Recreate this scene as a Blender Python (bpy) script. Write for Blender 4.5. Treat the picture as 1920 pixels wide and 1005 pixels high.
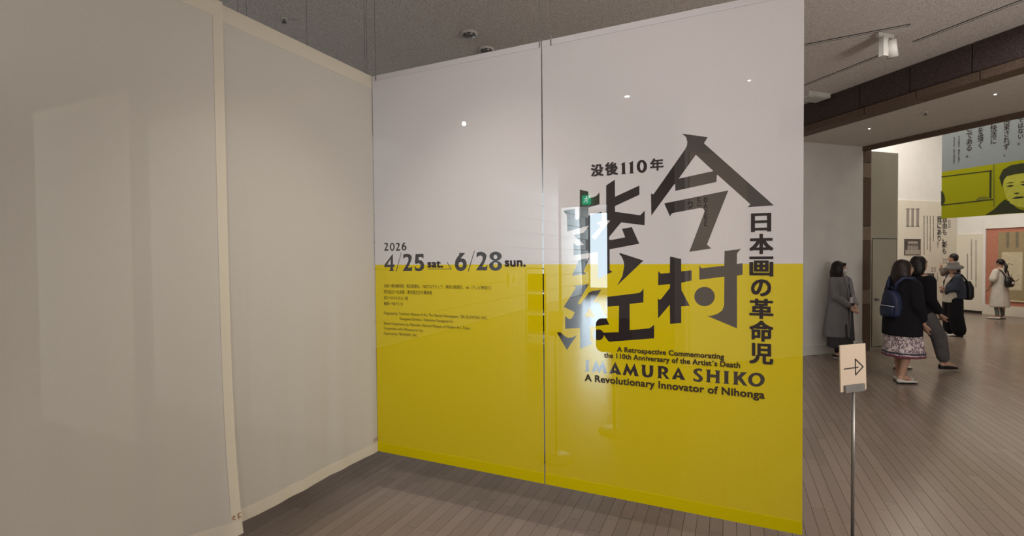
import bpy, bmesh, math, random
from math import sin, cos, pi, radians
from mathutils import Vector, Matrix
from mathutils.geometry import delaunay_2d_cdt
random.seed(7)
S = bpy.context.scene
COL = S.collection
for o in list(bpy.data.objects): bpy.data.objects.remove(o)

# ------------------------------------------------------------------ camera
F, CX, CY = 900.0, 960.0, 502.5
PITCH, ROLL = math.atan(19.5/F), 0.0093
CAM = Vector((0, 0, 1.68))
fw = Vector((0, cos(PITCH), -sin(PITCH)))
r0 = Vector((1, 0, 0)); u0 = r0.cross(fw)
rt = r0*cos(ROLL) - u0*sin(ROLL); up = r0*sin(ROLL) + u0*cos(ROLL)
cd = bpy.data.cameras.new('camera'); cam = bpy.data.objects.new('camera', cd); COL.objects.link(cam)
cd.sensor_width = 36; cd.lens = F/1920*36; cd.clip_start = .02
M = Matrix((rt, up, -fw)).transposed().to_4x4(); M.translation = CAM
cam.matrix_world = M; S.camera = cam

def ray(x, y): return (fw + rt*((x-CX)/F) - up*((y-CY)/F)).normalized()
def on_z(x, y, z): d = ray(x, y); return CAM + d*((z-CAM.z)/d.z)
def at_y(x, y, Y): d = ray(x, y); return CAM + d*(Y/d.y)
def on_pl(x, y, P, n): d = ray(x, y); return CAM + d*((P-CAM).dot(n)/d.dot(n))
def proj(P):
    v = P-CAM; z = v.dot(fw)
    return (CX+F*v.dot(rt)/z, CY-F*v.dot(up)/z) if z > .05 else None

# ------------------------------------------------------------------ view, world, lights
S.view_settings.view_transform = 'Standard'; S.view_settings.look = 'None'
S.view_settings.exposure = 0.0; S.view_settings.gamma = 1; S.view_settings.use_curve_mapping = False
W = bpy.data.worlds.new('world'); S.world = W; W.use_nodes = True
W.node_tree.nodes['Background'].inputs[0].default_value = (.62, .8, 1, 1); W.node_tree.nodes['Background'].inputs[1].default_value = 1.0
S.cycles.max_bounces = 8; S.cycles.transparent_max_bounces = 16; S.cycles.diffuse_bounces = 4
S.cycles.sample_clamp_indirect = 4; S.cycles.caustics_reflective = False; S.cycles.caustics_refractive = False

def lamp(kind, name, loc, power, color=(1, 1, 1), target=None, **k):
    l = bpy.data.lights.new(name, kind); l.energy = power; l.color = color
    for a, b in k.items(): setattr(l, a, b)
    o = bpy.data.objects.new(name, l); COL.objects.link(o); o.location = loc
    t = Vector(target) if target is not None else Vector(loc) - Vector((0, 0, 1))
    o.rotation_euler = (t-Vector(loc)).to_track_quat('-Z', 'Y').to_euler()
    return o
WARM = (1, .93, .86)
lamp('SPOT', 'screen_wash_lamp', (-.15, -1.5, 3.85), 430, (1, .95, .93), (.35, 2.9, 1.7), spot_size=radians(58), spot_blend=1, shadow_soft_size=.1)
lamp('SPOT', 'left_screen_wash_lamp', (.9, .9, 3.9), 14, (1, .95, .88), (-1.8, 2.1, 1.0), spot_size=radians(120), spot_blend=1, shadow_soft_size=.15)
lamp('SPOT', 'floor_downlight_lamp', (-.50, 2.15, 3.9), 150, (1, .92, .84), (-.35, 2.1, 0), spot_size=radians(80), spot_blend=.8, shadow_soft_size=.02)
lamp('AREA', 'near_room_lamp', (0, -1, 3.92), 10, WARM, size=4)
lamp('AREA', 'right_room_lamp', (3.6, 3.6, 3.92), 44, WARM, size=2.5)
lamp('AREA', 'back_room_lamp', (-.5, 7.5, 3.92), 14, (1, .97, .95), size=4)
lamp('POINT', 'added_fill_near', (-2.0, -4.5, 2.2), 100, WARM, shadow_soft_size=.6)  # fill added behind the camera to brighten ceiling and cloth, no fixture there
lamp('POINT', 'added_fill_right', (4.6, .6, 1.9), 290, WARM, shadow_soft_size=.5)  # unseen fill added off to the right, lifts the ceiling on that side
lamp('POINT', 'added_fill_left', (-6.5, 3.2, 2.3), 115, (.93, .96, 1), shadow_soft_size=.5)  # off-frame fill added for the left ceiling and the hidden screens
lamp('AREA', 'gallery_lamp', (9.3, 9.8, 5.9), 270, (1, .91, .77), size=5)
lamp('AREA', 'gallery_wall_lamp', (9.6, 11.2, 5.6), 28, (1, .92, .88), (10.5, 13.8, 4.2), size=1.5)
lamp('AREA', 'window_daylight', (5.0, 20.4, 2.6), 620, (.72, .88, 1), (3.2, 15, 1.8), size=4.5)

# ------------------------------------------------------------------ materials
def mat(name): m = bpy.data.materials.new(name); m.use_nodes = True; return m, m.node_tree, m.node_tree.nodes['Principled BSDF']
def N(t, kind, **k):
    n = t.nodes.new(kind)
    for a, b in k.items(): setattr(n, a, b)
    return n
def noise_col(t, c1, c2, scale, detail=3, coord='Object', stretch=None, lo=.35, hi=.65):
    tc = N(t, 'ShaderNodeTexCoord'); nz = N(t, 'ShaderNodeTexNoise'); nz.inputs['Scale'].default_value = scale; nz.inputs['Detail'].default_value = detail
    if stretch:
        mp = N(t, 'ShaderNodeMapping'); mp.inputs['Scale'].default_value = stretch
        t.links.new(tc.outputs[coord], mp.inputs[0]); t.links.new(mp.outputs[0], nz.inputs['Vector'])
    else: t.links.new(tc.outputs[coord], nz.inputs['Vector'])
    cr = N(t, 'ShaderNodeValToRGB'); cr.color_ramp.elements[0].position = lo; cr.color_ramp.elements[1].position = hi
    cr.color_ramp.elements[0].color = (*c1, 1); cr.color_ramp.elements[1].color = (*c2, 1)
    t.links.new(nz.outputs['Fac'], cr.inputs[0]); return cr.outputs[0], nz
def paint(name, c, rough=.7, var=.06, scale=12, bump=0, metal=0, spec=.3, stretch=None):
    m, t, p = mat(name); c1 = tuple(max(0, x*(1-var)) for x in c); c2 = tuple(min(1, x*(1+var)) for x in c)
    o, nz = noise_col(t, c1, c2, scale, stretch=stretch); t.links.new(o, p.inputs['Base Color'])
    p.inputs['Roughness'].default_value = rough; p.inputs['Metallic'].default_value = metal; p.inputs['Specular IOR Level'].default_value = spec
    if bump:
        b = N(t, 'ShaderNodeBump'); b.inputs['Strength'].default_value = bump; b.inputs['Distance'].default_value = .005
        t.links.new(nz.outputs['Fac'], b.inputs['Height']); t.links.new(b.outputs[0], p.inputs['Normal'])
    return m
def emit(name, c, s):
    m, t, p = mat(name); p.inputs['Base Color'].default_value = (.02, .02, .02, 1)
    p.inputs['Emission Color'].default_value = (*c, 1); p.inputs['Emission Strength'].default_value = s; return m
def sheer(name, c, T, transl=.3, var=.03):
    m = bpy.data.materials.new(name); m.use_nodes = True; t = m.node_tree; t.nodes.clear()
    out = N(t, 'ShaderNodeOutputMaterial'); d = N(t, 'ShaderNodeBsdfDiffuse'); tl = N(t, 'ShaderNodeBsdfTranslucent'); tr = N(t, 'ShaderNodeBsdfTransparent')
    a = N(t, 'ShaderNodeMixShader'); b = N(t, 'ShaderNodeMixShader'); a.inputs[0].default_value = transl; b.inputs[0].default_value = T
    c1 = tuple(x*(1-var) for x in c); c2 = tuple(min(1, x*(1+var)) for x in c)
    o, nz = noise_col(t, c1, c2, 420, 1)
    t.links.new(o, d.inputs[0]); t.links.new(o, tl.inputs[0]); t.links.new(d.outputs[0], a.inputs[1]); t.links.new(tl.outputs[0], a.inputs[2])
    t.links.new(a.outputs[0], b.inputs[1]); t.links.new(tr.outputs[0], b.inputs[2]); t.links.new(b.outputs[0], out.inputs[0]); return m

MT = {}
MT['white_cloth'] = sheer('white_cloth', (.82, .785, .785), .19)
MT['yellow_cloth'] = sheer('yellow_cloth', (.76, .60, .002), .125, .2)
MT['yellow_hem'] = sheer('yellow_hem', (.76, .65, .004), .06, .22)
MT['white_hem'] = sheer('white_hem', (.80, .77, .77), .1, .3)
MT['ink_cloth'] = sheer('ink_cloth', (.033, .024, .024), .21, .15)
MT['ink'] = paint('ink', (.035, .026, .024), .8)
MT['ink_yellow'] = paint('ink_on_yellow', (.05, .035, .012), .8)
MT['natural_cloth'] = sheer('natural_cloth', (.68, .645, .58), .16)
MT['natural_hem'] = sheer('natural_hem', (.74, .69, .585), .04, .3)
MT['wall'] = paint('wall_paint', (.63, .62, .60), .8, .03, 3)
MT['wall_white'] = paint('gallery_white', (.84, .83, .82), .8, .02, 3)
MT['wall_cream'] = paint('gallery_cream', (.78, .74, .65), .8, .02, 3)
MT['beige'] = paint('beige_panel', (.42, .40, .33), .6, .03, 3)
MT['ceiling'] = paint('ceiling_board', (.66, .62, .60), .9, .3, 110, .9)
MT['soffit'] = paint('soffit_plaster', (.60, .57, .53), .9, .04, 20)
MT['stone_dark'] = paint('dark_stone', (.06, .042, .040), .6, .3, 60, .2)
MT['stone_brown'] = paint('brown_stone', (.11, .074, .055), .6, .2, 60, .2)
MT['stone_tan'] = paint('tan_stone', (.22, .165, .125), .6, .15, 60, .2)
MT['limestone'] = paint('limestone', (.66, .65, .61), .8, .06, 14, .2)
MT['joint'] = paint('dark_joint', (.03, .026, .024), .9)
MT['joint_grey'] = paint('grey_joint', (.22, .22, .21), .9)
MT['metal'] = paint('steel', (.30, .29, .28), .4, .05, 8, 0, .9)
MT['grey_metal'] = paint('grey_metal', (.19, .185, .18), .45, .05, 8, 0, .4)
MT['wire'] = paint('wire', (.16, .15, .14), .5, .05, 8, 0, .6)
MT['white_metal'] = paint('white_enamel', (.62, .61, .58), .5)
MT['black'] = paint('black_plastic', (.02, .02, .022), .5)
MT['sign'] = paint('sign_card', (.62, .51, .39), .7, .02)
MT['pink'] = paint('pink_cloth', (.52, .22, .15), .9, .08, 25)
MT['scroll_mount'] = paint('scroll_mount', (.36, .29, .17), .9, .1, 40)
MT['scroll_paper'] = paint('scroll_paper', (.60, .53, .38), .9, .08, 9)
MT['scroll_ink'] = paint('scroll_ink', (.22, .19, .14), .9, .2, 30)
MT['grey_print'] = paint('grey_print', (.34, .31, .29), .9)
MT['photo_dark'] = paint('photo_dark', (.10, .085, .08), .7, .7, 30)
MT['photo_light'] = paint('photo_light', (.42, .38, .34), .7, .2, 30)
MT['blue_banner'] = sheer('blue_grey_banner', (.34, .38, .41), .03)
MT['lime_banner'] = sheer('lime_banner', (.42, .43, .02), .03)
MT['lime_dark'] = paint('lime_dark_print', (.035, .04, .02), .9)
MT['lime_mid'] = paint('lime_mid_print', (.17, .18, .025), .9)
MT['lime_light'] = paint('lime_light_print', (.46, .47, .06), .9)
MT['glow'] = emit('lamp_glow', (1, .96, .88), 12)
MT['green_glow'] = emit('exit_green', (.02, .8, .35), 1.6)
MT['white_glow'] = emit('exit_white', (.9, 1, .95), 3)
MT['daylight'] = emit('window_daylight_glass', (.75, .9, 1), 4.4)
MT['brown_thread'] = paint('brown_thread', (.32, .14, .08), .9)
MT['paper'] = paint('paper', (.85, .85, .80), .8)
def plank_mat():
    m, t, p = mat('oak_plank'); at = N(t, 'ShaderNodeAttribute'); at.attribute_name = 'tone'
    tc = N(t, 'ShaderNodeTexCoord'); mp = N(t, 'ShaderNodeMapping'); mp.inputs['Rotation'].default_value = (0, 0, PA); mp.inputs['Scale'].default_value = (60, 3, 1)
    nz = N(t, 'ShaderNodeTexNoise'); nz.inputs['Scale'].default_value = 1; nz.inputs['Detail'].default_value = 4
    t.links.new(tc.outputs['Object'], mp.inputs[0]); t.links.new(mp.outputs[0], nz.inputs['Vector'])
    ad = N(t, 'ShaderNodeMath', operation='MULTIPLY_ADD'); ad.inputs[1].default_value = .35; t.links.new(nz.outputs['Fac'], ad.inputs[0])
    ml = N(t, 'ShaderNodeMath', operation='MULTIPLY'); ml.inputs[1].default_value = .65; t.links.new(at.outputs['Fac'], ml.inputs[0]); t.links.new(ml.outputs[0], ad.inputs[2])
    cr = N(t, 'ShaderNodeValToRGB'); e = cr.color_ramp.elements; e[0].position = .1; e[1].position = .9
    e[0].color = (.192, .148, .120, 1); e[1].color = (.245, .192, .157, 1)
    t.links.new(ad.outputs[0], cr.inputs[0]); t.links.new(cr.outputs[0], p.inputs['Base Color'])
    p.inputs['Roughness'].default_value = .21; p.inputs['Specular IOR Level'].default_value = .45
    b = N(t, 'ShaderNodeBump'); b.inputs['Strength'].default_value = .08; b.inputs['Distance'].default_value = .002
    t.links.new(nz.outputs['Fac'], b.inputs['Height']); t.links.new(b.outputs[0], p.inputs['Normal']); return m
PA = 0

# ------------------------------------------------------------------ mesh helpers
def link(name, me, m, parent=None, smooth=False):
    o = bpy.data.objects.new(name, me); COL.objects.link(o)
    if m is not None:
        for x in (m if isinstance(m, (list, tuple)) else [m]): me.materials.append(x)
    if smooth: me.polygons.foreach_set('use_smooth', [True]*len(me.polygons))
    if parent: o.parent = parent
    return o
def raw(name, V, Fs, m, parent=None, smooth=False):
    """world coordinates in V; parent may sit anywhere (translation + z rotation)"""
    me = bpy.data.meshes.new(name)
    if parent is not None and parent.name in LOCAL: pass
    elif parent is not None:
        inv = wmat(parent).inverted(); V = [inv @ Vector(v) for v in V]
    me.from_pydata([tuple(v) for v in V], [], Fs); me.update()
    return link(name, me, m, parent, smooth)
LOCAL = set()
def wmat(o):
    L = Matrix.Translation(o.location) @ o.rotation_euler.to_matrix().to_4x4()
    return wmat(o.parent) @ L if o.parent else L
def tag(o, label, cat, group=None):
    o['label'] = label; o['category'] = cat
    if group: o['group'] = group
    return o
def struct(o): o['kind'] = 'structure'; return o
def empty(name, loc, rz=0, label=None, cat=None, group=None):
    o = bpy.data.objects.new(name, None); COL.objects.link(o); o.location = loc; o.rotation_euler = (0, 0, rz); o.empty_display_size = .1
    if label: tag(o, label, cat, group)
    return o
class MB:
    def __init__(s): s.v = []; s.f = []
    def add(s, V, Fs): n = len(s.v); s.v += [Vector(v) for v in V]; s.f += [tuple(i+n for i in f) for f in Fs]; return s
    def box(s, c, ex, ey, ez):
        c, ex, ey, ez = map(Vector, (c, ex, ey, ez))   # half extents as vectors
        return s.add([c+ex*a+ey*b+ez*d for a in (-1, 1) for b in (-1, 1) for d in (-1, 1)],
                     [(0, 1, 3, 2), (4, 6, 7, 5), (0, 4, 5, 1), (2, 3, 7, 6), (0, 2, 6, 4), (1, 5, 7, 3)])
    def abox(s, x0, x1, y0, y1, z0, z1): return s.box(((x0+x1)/2, (y0+y1)/2, (z0+z1)/2), ((x1-x0)/2, 0, 0), (0, (y1-y0)/2, 0), (0, 0, (z1-z0)/2))
    def rings(s, R, cap=True):
        n = len(R[0]); V = [p for r in R for p in r]; Fs = []
        for i in range(len(R)-1):
            for j in range(n): Fs.append((i*n+j, i*n+(j+1) % n, (i+1)*n+(j+1) % n, (i+1)*n+j))
        if cap: Fs += [tuple(reversed(range(n))), tuple((len(R)-1)*n+j for j in range(n))]
        return s.add(V, Fs)
    def tube(s, P, R, n=10, cap=True, round_=False):
        P = [Vector(p) for p in P]; R = R if isinstance(R, (list, tuple)) else [R]*len(P)
        if round_:
            a = (P[0]-P[1]).normalized(); b = (P[-1]-P[-2]).normalized()
            P = [P[0]+a*R[0]*.95, P[0]+a*R[0]*.7]+P+[P[-1]+b*R[-1]*.7, P[-1]+b*R[-1]*.95]; R = [R[0]*.3, R[0]*.72]+list(R)+[R[-1]*.72, R[-1]*.3]
        rs = []; q = None
        for i, p in enumerate(P):
            d = (P[min(i+1, len(P)-1)]-P[max(i-1, 0)]).normalized()
            if q is None: q = d.orthogonal().normalized()
            q = (q-d*q.dot(d)).normalized(); w = d.cross(q)
            rs.append([p+(q*cos(2*pi*k/n)+w*sin(2*pi*k/n))*R[i] for k in range(n)])
        return s.rings(rs, cap)
    def vloft(s, rows, n=20):   # rows (x,y,z,rx,ry[,fold amplitude, fold count])
        rs = []
        for r in rows:
            x, y, z, a, b = r[:5]; fa = r[5] if len(r) > 5 else 0; k = r[6] if len(r) > 6 else 9
            rs.append([Vector((x+a*cos(2*pi*j/n)*(1+fa*sin(k*2*pi*j/n)), y+b*sin(2*pi*j/n)*(1+fa*sin(k*2*pi*j/n)), z)) for j in range(n)])
        return s.rings(rs)
    def ell(s, c, rx, ry, rz, n=14, m=9, rot=None):
        rs = []
        for i in range(m):
            t = pi*(i+.35)/(m-.3); rs.append([Vector((rx*sin(t)*cos(2*pi*j/n), ry*sin(t)*sin(2*pi*j/n), -rz*cos(t))) for j in range(n)])
        if rot is not None: rs = [[rot @ p for p in r] for r in rs]
        c = Vector(c); return s.rings([[p+c for p in r] for r in rs])
    def lathe(s, c, prof, n=20): # prof (r,z)
        c = Vector(c); return s.rings([[c+Vector((r*cos(2*pi*j/n), r*sin(2*pi*j/n), z)) for j in range(n)] for r, z in prof])
    def out(s, name, m, parent=None, smooth=False): return raw(name, s.v, s.f, m, parent, smooth)

# ------------------------------------------------------------------ building axes
A = Vector((.953, .302, 0)).normalized(); B = Vector((-A.y, A.x, 0)); O = Vector((6.10, 8.35, 0)); Z = Vector((0, 0, 1))
def ab(a, b, z=0): return O + A*a + B*b + Z*z
HEM, CEIL, SOF = .30, 3.97, 3.54
B0 = on_z(708, 845, HEM); R0 = on_z(1504, 1003, HEM); L0 = on_z(433, 991, HEM)
E1 = (R0-B0); LEN1 = E1.length; E1.normalize(); E2 = (L0-B0); LEN2 = E2.length; E2.normalize()
N1 = Vector((-E1.y, E1.x, 0)); N1 = N1 if N1.y < 0 else -N1       # towards the camera
N2 = Vector((-E2.y, E2.x, 0)); N2 = N2 if N2.x > 0 else -N2
TOP = 2.97
PD = -N1; PW = E1                                               # planks run along PD
PA = math.atan2(PD.y, PD.x) - pi/2
MT['plank'] = plank_mat()

# ------------------------------------------------------------------ floor
fl = struct(raw('floor', [(-30, -30, -.02), (26, -30, -.02), (26, 40, -.02), (-30, 40, -.02), (-30, -30, -.1), (26, -30, -.1), (26, 40, -.1), (-30, 40, -.1)],
                [(0, 1, 2, 3), (7, 6, 5, 4), (0, 4, 5, 1), (1, 5, 6, 2), (2, 6, 7, 3), (3, 7, 4, 0)], MT['joint']))
PWID, PLEN = .076, .91
planks = []
for i in range(-150, 230):
    off = random.random()*PLEN
    for j in range(-9, 32):
        c0 = PW*(i*PWID) + PD*(j*PLEN+off) + PD*PLEN/2
        if not (-8 < c0.x < 16 and -5 < c0.y < 25): continue
        q = proj(c0); vis = 0
        if q and -60 < q[0] < 1980 and q[1] < 1100 and c0.y < 11:
            hid = q[0] < 1495 and q[1] < (845+(q[0]-708)*.2 if q[0] > 708 else 845-(q[0]-708)*.53)-15
            if not hid: vis = F*PWID/c0.length
        planks.append((vis, c0, random.random()))
planks.sort(key=lambda t: -t[0])
def plank_geo(c0):
    g = .0011; h = PLEN/2-g; w = PWID/2-g
    return ([c0+PW*(w*a)+PD*(h*b)+Z*(-.02 if d < 0 else -.001 if abs(1) and d == 1 else 0) for a in (-1, 1) for b in (-1, 1) for d in (-1, 1)],
            [(0, 1, 3, 2), (4, 6, 7, 5), (0, 4, 5, 1), (2, 3, 7, 6), (1, 5, 7, 3)])
rest = MB(); tones = []
for k, (vis, c0, tn) in enumerate(planks):
    V, Fs = plank_geo(c0)
    if k < 300 and vis > 0:
        o = raw('plank', V, Fs, MT['plank'], fl); a = o.data.attributes.new('tone', 'FLOAT', 'POINT'); a.data.foreach_set('value', [tn]*8)
    else: rest.add(V, Fs); tones += [tn]*8
o = rest.out('planks', MT['plank'], fl); o['kind'] = 'stuff'; a = o.data.attributes.new('tone', 'FLOAT', 'POINT'); a.data.foreach_set('value', tones)

# ------------------------------------------------------------------ shell
def prism(name, pts, z0, z1, m, parent=None):
    n = len(pts); V = [Vector((p.x, p.y, z0)) for p in pts]+[Vector((p.x, p.y, z1)) for p in pts]
    return raw(name, V, [tuple(reversed(range(n))), tuple(range(n, 2*n))]+[(i, (i+1) % n, n+(i+1) % n, n+i) for i in range(n)], m, parent)
def wall_ab(name, a0, a1, b0, b1, z0, z1, m, parent=None): return prism(name, [ab(a0, b0), ab(a1, b0), ab(a1, b1), ab(a0, b1)], z0, z1, m, parent)
def line_ab(P): v = P-O; return v.dot(A), v.dot(B)
c0 = on_z(1503.7, 257.4, SOF); c1 = on_z(1920, 137.4, SOF)
ca0, cb0 = line_ab(c0); ca1, cb1 = line_ab(c1); CS = (ca1-ca0)/(cb1-cb0)
def Ca(b): return ca0+CS*(b-cb0)                                # a of the stone/plaster line at b
FW = .24
struct(prism('ceiling', [ab(-17, -15), ab(Ca(-15)-FW+.05, -15), ab(Ca(.1)-FW+.05, .1), ab(-3.7, .1), ab(-3.7, .2), ab(-.12, .2), ab(-.12, 3.5), ab(9, 3.5), ab(9, 21), ab(-17, 21)], CEIL, CEIL+.2, MT['ceiling']))
struct(prism('ceiling', [ab(Ca(-12), -12), ab(0, -12), ab(0, .1), ab(Ca(.1), .1)], SOF, SOF+.15, MT['soffit']))
struct(wall_ab('ceiling', -.1, 9, -12, 3.5, 6.0, 6.2, MT['wall_white']))
struct(wall_ab('wall_inner_gallery', -.15, -.02, -12, .1, SOF+.1, 6.2, MT['wall_white']))
struct(wall_ab('wall_gallery_left', -.15, -.02, .2, 3.5, 0, 6.2, MT['wall_white']))
struct(wall_ab('trim_1', -.02, .05, -12, .0, SOF-.075, SOF+.12, MT['stone_brown']))
struct(wall_ab('wall_entrance', -3.66, 0, 0, .25, 0, CEIL, MT['wall']))
struct(wall_ab('baseboard_entrance', -3.66, 0, -.012, 0, .002, .17, MT['wall']))
struct(wall_ab('wall_back', -17, 3, -15.2, -15, 0, CEIL, MT['wall']))
struct(wall_ab('wall_left', -17.2, -17, -15, 21, 0, CEIL, MT['wall']))
struct(wall_ab('wall_far', -17, 9, 21, 21.2, 0, CEIL, MT['wall']))
struct(wall_ab('wall_right', Ca(-7)-.1, 0, -15, -7, 0, CEIL, MT['wall']))
struct(wall_ab('wall_gallery_right', 0, 9, -12.2, -12, 0, 6.2, MT['wall_white']))
# gallery corner walls
Q = Vector((12.87, 13.9, 0)); qa, qb = line_ab(Q)
wb = struct(wall_ab('wall_gallery_far', -.1, qa+.2, qb+.03, qb+.3, 0, 6.2, MT['wall_white']))
cream = struct(wall_ab('wall_gallery_text', .3, qa, qb, qb+.03, .09, 3.16, MT['wall_cream']))
struct(wall_ab('baseboard_gallery_far', .3, qa, qb+.012, qb+.03, 0, .09, MT['joint']))
struct(wall_ab('wall_gallery_side', qa+.03, qa+.3, -12, qb+.2, 0, 6.2, MT['wall_white']))
struct(wall_ab('wall_gallery_panel', qa, qa+.03, qb-.62, qb, .07, 2.22, MT['wall_cream']))
struct(wall_ab('baseboard_gallery_side', qa+.015, qa+.03, qb-.62, qb, 0, .07, MT['joint']))
# stone jamb, blocks one by one
jm = struct(wall_ab('trim_2', 0, .19, .01, .25, 0, SOF, MT['joint']))
def z_on(px, py, P): v = on_pl(px, py, P, B); return v.z
ys = [283, 305.6, 333.6, 424, 451, 543, 570, 662]
zs = [z_on(1625, y, O) for y in ys]; zs[0] = SOF-.002; zs[-1] = 0.002
for k in range(7): wall_ab('stone_block', .002, .188, -.004, .02, zs[k+1]+.004, zs[k]-.004, MT['stone_tan' if k % 2 else 'stone_brown'], jm)
# temporary beige wall with a flush door and knob
dw = empty('partition_wall', ab(.5, .1), 0, 'beige freestanding partition wall with a flush service door at the gallery entrance', 'partition')
wall_ab('wall_body', .2, .87, .012, .2, 0, 3.48, MT['beige'], dw)
dm = MB()
dzt = z_on(1660, 448, O); dzb = .04; da0, da1 = .235, .845
for (a0, a1, z0, z1) in ((da0, da1, dzt, dzt+.008), (da0, da0+.008, dzb, dzt), (da1-.008, da1, dzb, dzt), (da0, da1, dzb, dzb+.008)):
    dm.box(ab((a0+a1)/2, .009, (z0+z1)/2), A*((a1-a0)/2), B*.002, Z*((z1-z0)/2))
dm.out('door_gap', MT['joint'], dw)
dpn = MB().box(ab((da0+da1)/2, .008, (dzb+dzt)/2), A*((da1-da0)/2-.012), B*.004, Z*((dzt-dzb)/2-.012)).out('door', MT['beige'], dw)
kp = on_pl(1640.5, 561, O, B)
MB().tube([kp, kp-B*.03, kp-B*.035, kp-B*.06], [.012, .012, .028, .024], 14).out('knob', MT['grey_metal'], dpn, True)
# stone clad beam over the opening
bm_ = struct(prism('trim_3', [ab(Ca(-12)-FW+.06, -12), ab(Ca(-12), -12), ab(Ca(0), -.005), ab(Ca(0)-FW+.06, -.005)], SOF+.02, CEIL, MT['joint']))
def beam_piece(name, b0, b1, d0, d1, z0, z1, m):
    prism(name, [ab(Ca(b0)-d1, b0), ab(Ca(b0)-d0, b0), ab(Ca(b1)-d0, b1), ab(Ca(b1)-d1, b1)], z0, z1, m, bm_)
def bj(px, py, z): return line_ab(on_z(px, py, z))[1]
joints = [bj(1608.8, 205, 3.63), bj(1699, 175, 3.63)]; step = joints[0]-joints[1]
js = [-.006]+[joints[0]-step*k for k in range(12)]
for k in range(len(js)-1): beam_piece('stone_panel', js[k+1]+.006, js[k]-.006, FW-.06, FW-.03, 3.645, CEIL-.003, MT['stone_dark'])
lj = [-.006]+[joints[0]-.09-step*k for k in range(12)]
for k in range(len(lj)-1): beam_piece('stone_lip', lj[k+1]+.006, lj[k]-.006, .0, FW, SOF-.004, 3.63, MT['stone_brown'])

# ------------------------------------------------------------------ rooms behind the screens (seen through the cloth)
T0 = Vector((1.78, 18.4, 0)); TD = PD; TN = Vector((-TD.y, TD.x, 0))
tw = struct(raw('wall_stone', [T0+TD*a+TN*b+Z*z for a in (-12, 4.4) for b in (.02, .3) for z in (0, CEIL)],
                [(0, 1, 3, 2), (4, 6, 7, 5), (0, 4, 5, 1), (2, 3, 7, 6), (0, 2, 6, 4), (1, 5, 7, 3)], MT['joint_grey']))
bw, bh = .93, .496
blk = bpy.data.meshes.new('stone_block_mesh'); mb = MB().box((0, 0, 0), TD*(bw/2-.008), TN*.012, Z*(bh/2-.008)); blk.from_pydata([tuple(v) for v in mb.v], [], mb.f); blk.materials.append(MT['limestone'])
for r in range(8):
    a = -12 + (bw/2 if r % 2 else 0) + bw/2
    while a < 4.4-bw/2+.01:
        o = bpy.data.objects.new('stone_block', blk); COL.objects.link(o); o.parent = tw; o.location = T0+TD*a+TN*.01+Z*(bh*(r+.5)); a += bw
# far bright window
we = T0+TD*4.45; wn = empty('window_1', we, 0); wn['kind'] = 'structure'
def plan(name, P, ex, z0, z1, th, m, parent): # upright slab from P along ex
    n = Vector((-ex.y, ex.x, 0)).normalized()*th
    return raw(name, [P+Z*z0, P+ex+Z*z0, P+ex+Z*z1, P+Z*z1, P+n+Z*z0, P+ex+n+Z*z0, P+ex+n+Z*z1, P+n+Z*z1],
               [(0, 1, 2, 3), (7, 6, 5, 4), (0, 4, 5, 1), (1, 5, 6, 2), (2, 6, 7, 3), (3, 7, 4, 0)], m, parent)
for k in range(3):
    plan('pane', we+E1*(.05+k*1.2), E1*1.12, .25, 3.7, .02, MT['daylight'], wn)
    plan('mullion', we+E1*(-.02+k*1.2), E1*.06, .1, 3.9, .06, MT['white_metal'], wn)
plan('sill', we, E1*3.7, 0, .25, .15, MT['white_metal'], wn)
# lintel, post and wall parallel to the screen
H1 = at_y(1047, 388, 12.0); H1.z = 0; H2 = on_pl(1138, 383, H1, N1); zh = at_y(1047, 388, 12).z; H2.z = 0
struct(plan('trim_4', H1, H2-H1, zh, CEIL, .25, MT['wall_cream'], None))
struct(plan('trim_5', H1, E1*.05, .0, zh, .06, MT['white_metal'], None))
struct(plan('wall_behind_screen', H2, E1*4.2, 0, CEIL, .2, MT['wall'], None))
es = on_pl(1099.5, 375, H1+N1*.06, N1)
ex = empty('exit_sign', es, 0, 'small lit green emergency exit sign seen through the printed screen', 'exit sign')
MB().box(es, E1*.1, N1*.02, Z*.105).out('case', MT['green_glow'], ex)
mb = MB()
for P in ([(.01, .075), (.015, .05), (.0, .0), (.03, -.03), (.02, -.07)], [(0, 0), (-.03, -.03), (-.06, -.05)], [(.012, .045), (-.03, .02), (-.045, .04)], [(.012, .045), (.045, .015), (.06, .03)]):
    mb.tube([es+N1*.021+E1*x+Z*z for x, z in P], .009, 5)
mb.ell(es+N1*.021+E1*.012+Z*.08, .016, .016, .016, 8, 5)
mb.out('running_figure', MT['white_glow'], ex)
MB().tube([es+Z*.105, es+Z*(CEIL-es.z)], .012, 8).out('hanger', MT['white_metal'], ex)
# text board on the entrance wall, behind the screen
tb0 = -3.6; tb1 = line_ab(on_pl(1397, 400, O, B))[0]
tb = struct(wall_ab('trim_6', tb0, tb1, -.04, 0, .02, 3.24, MT['wall_cream']))

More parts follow.
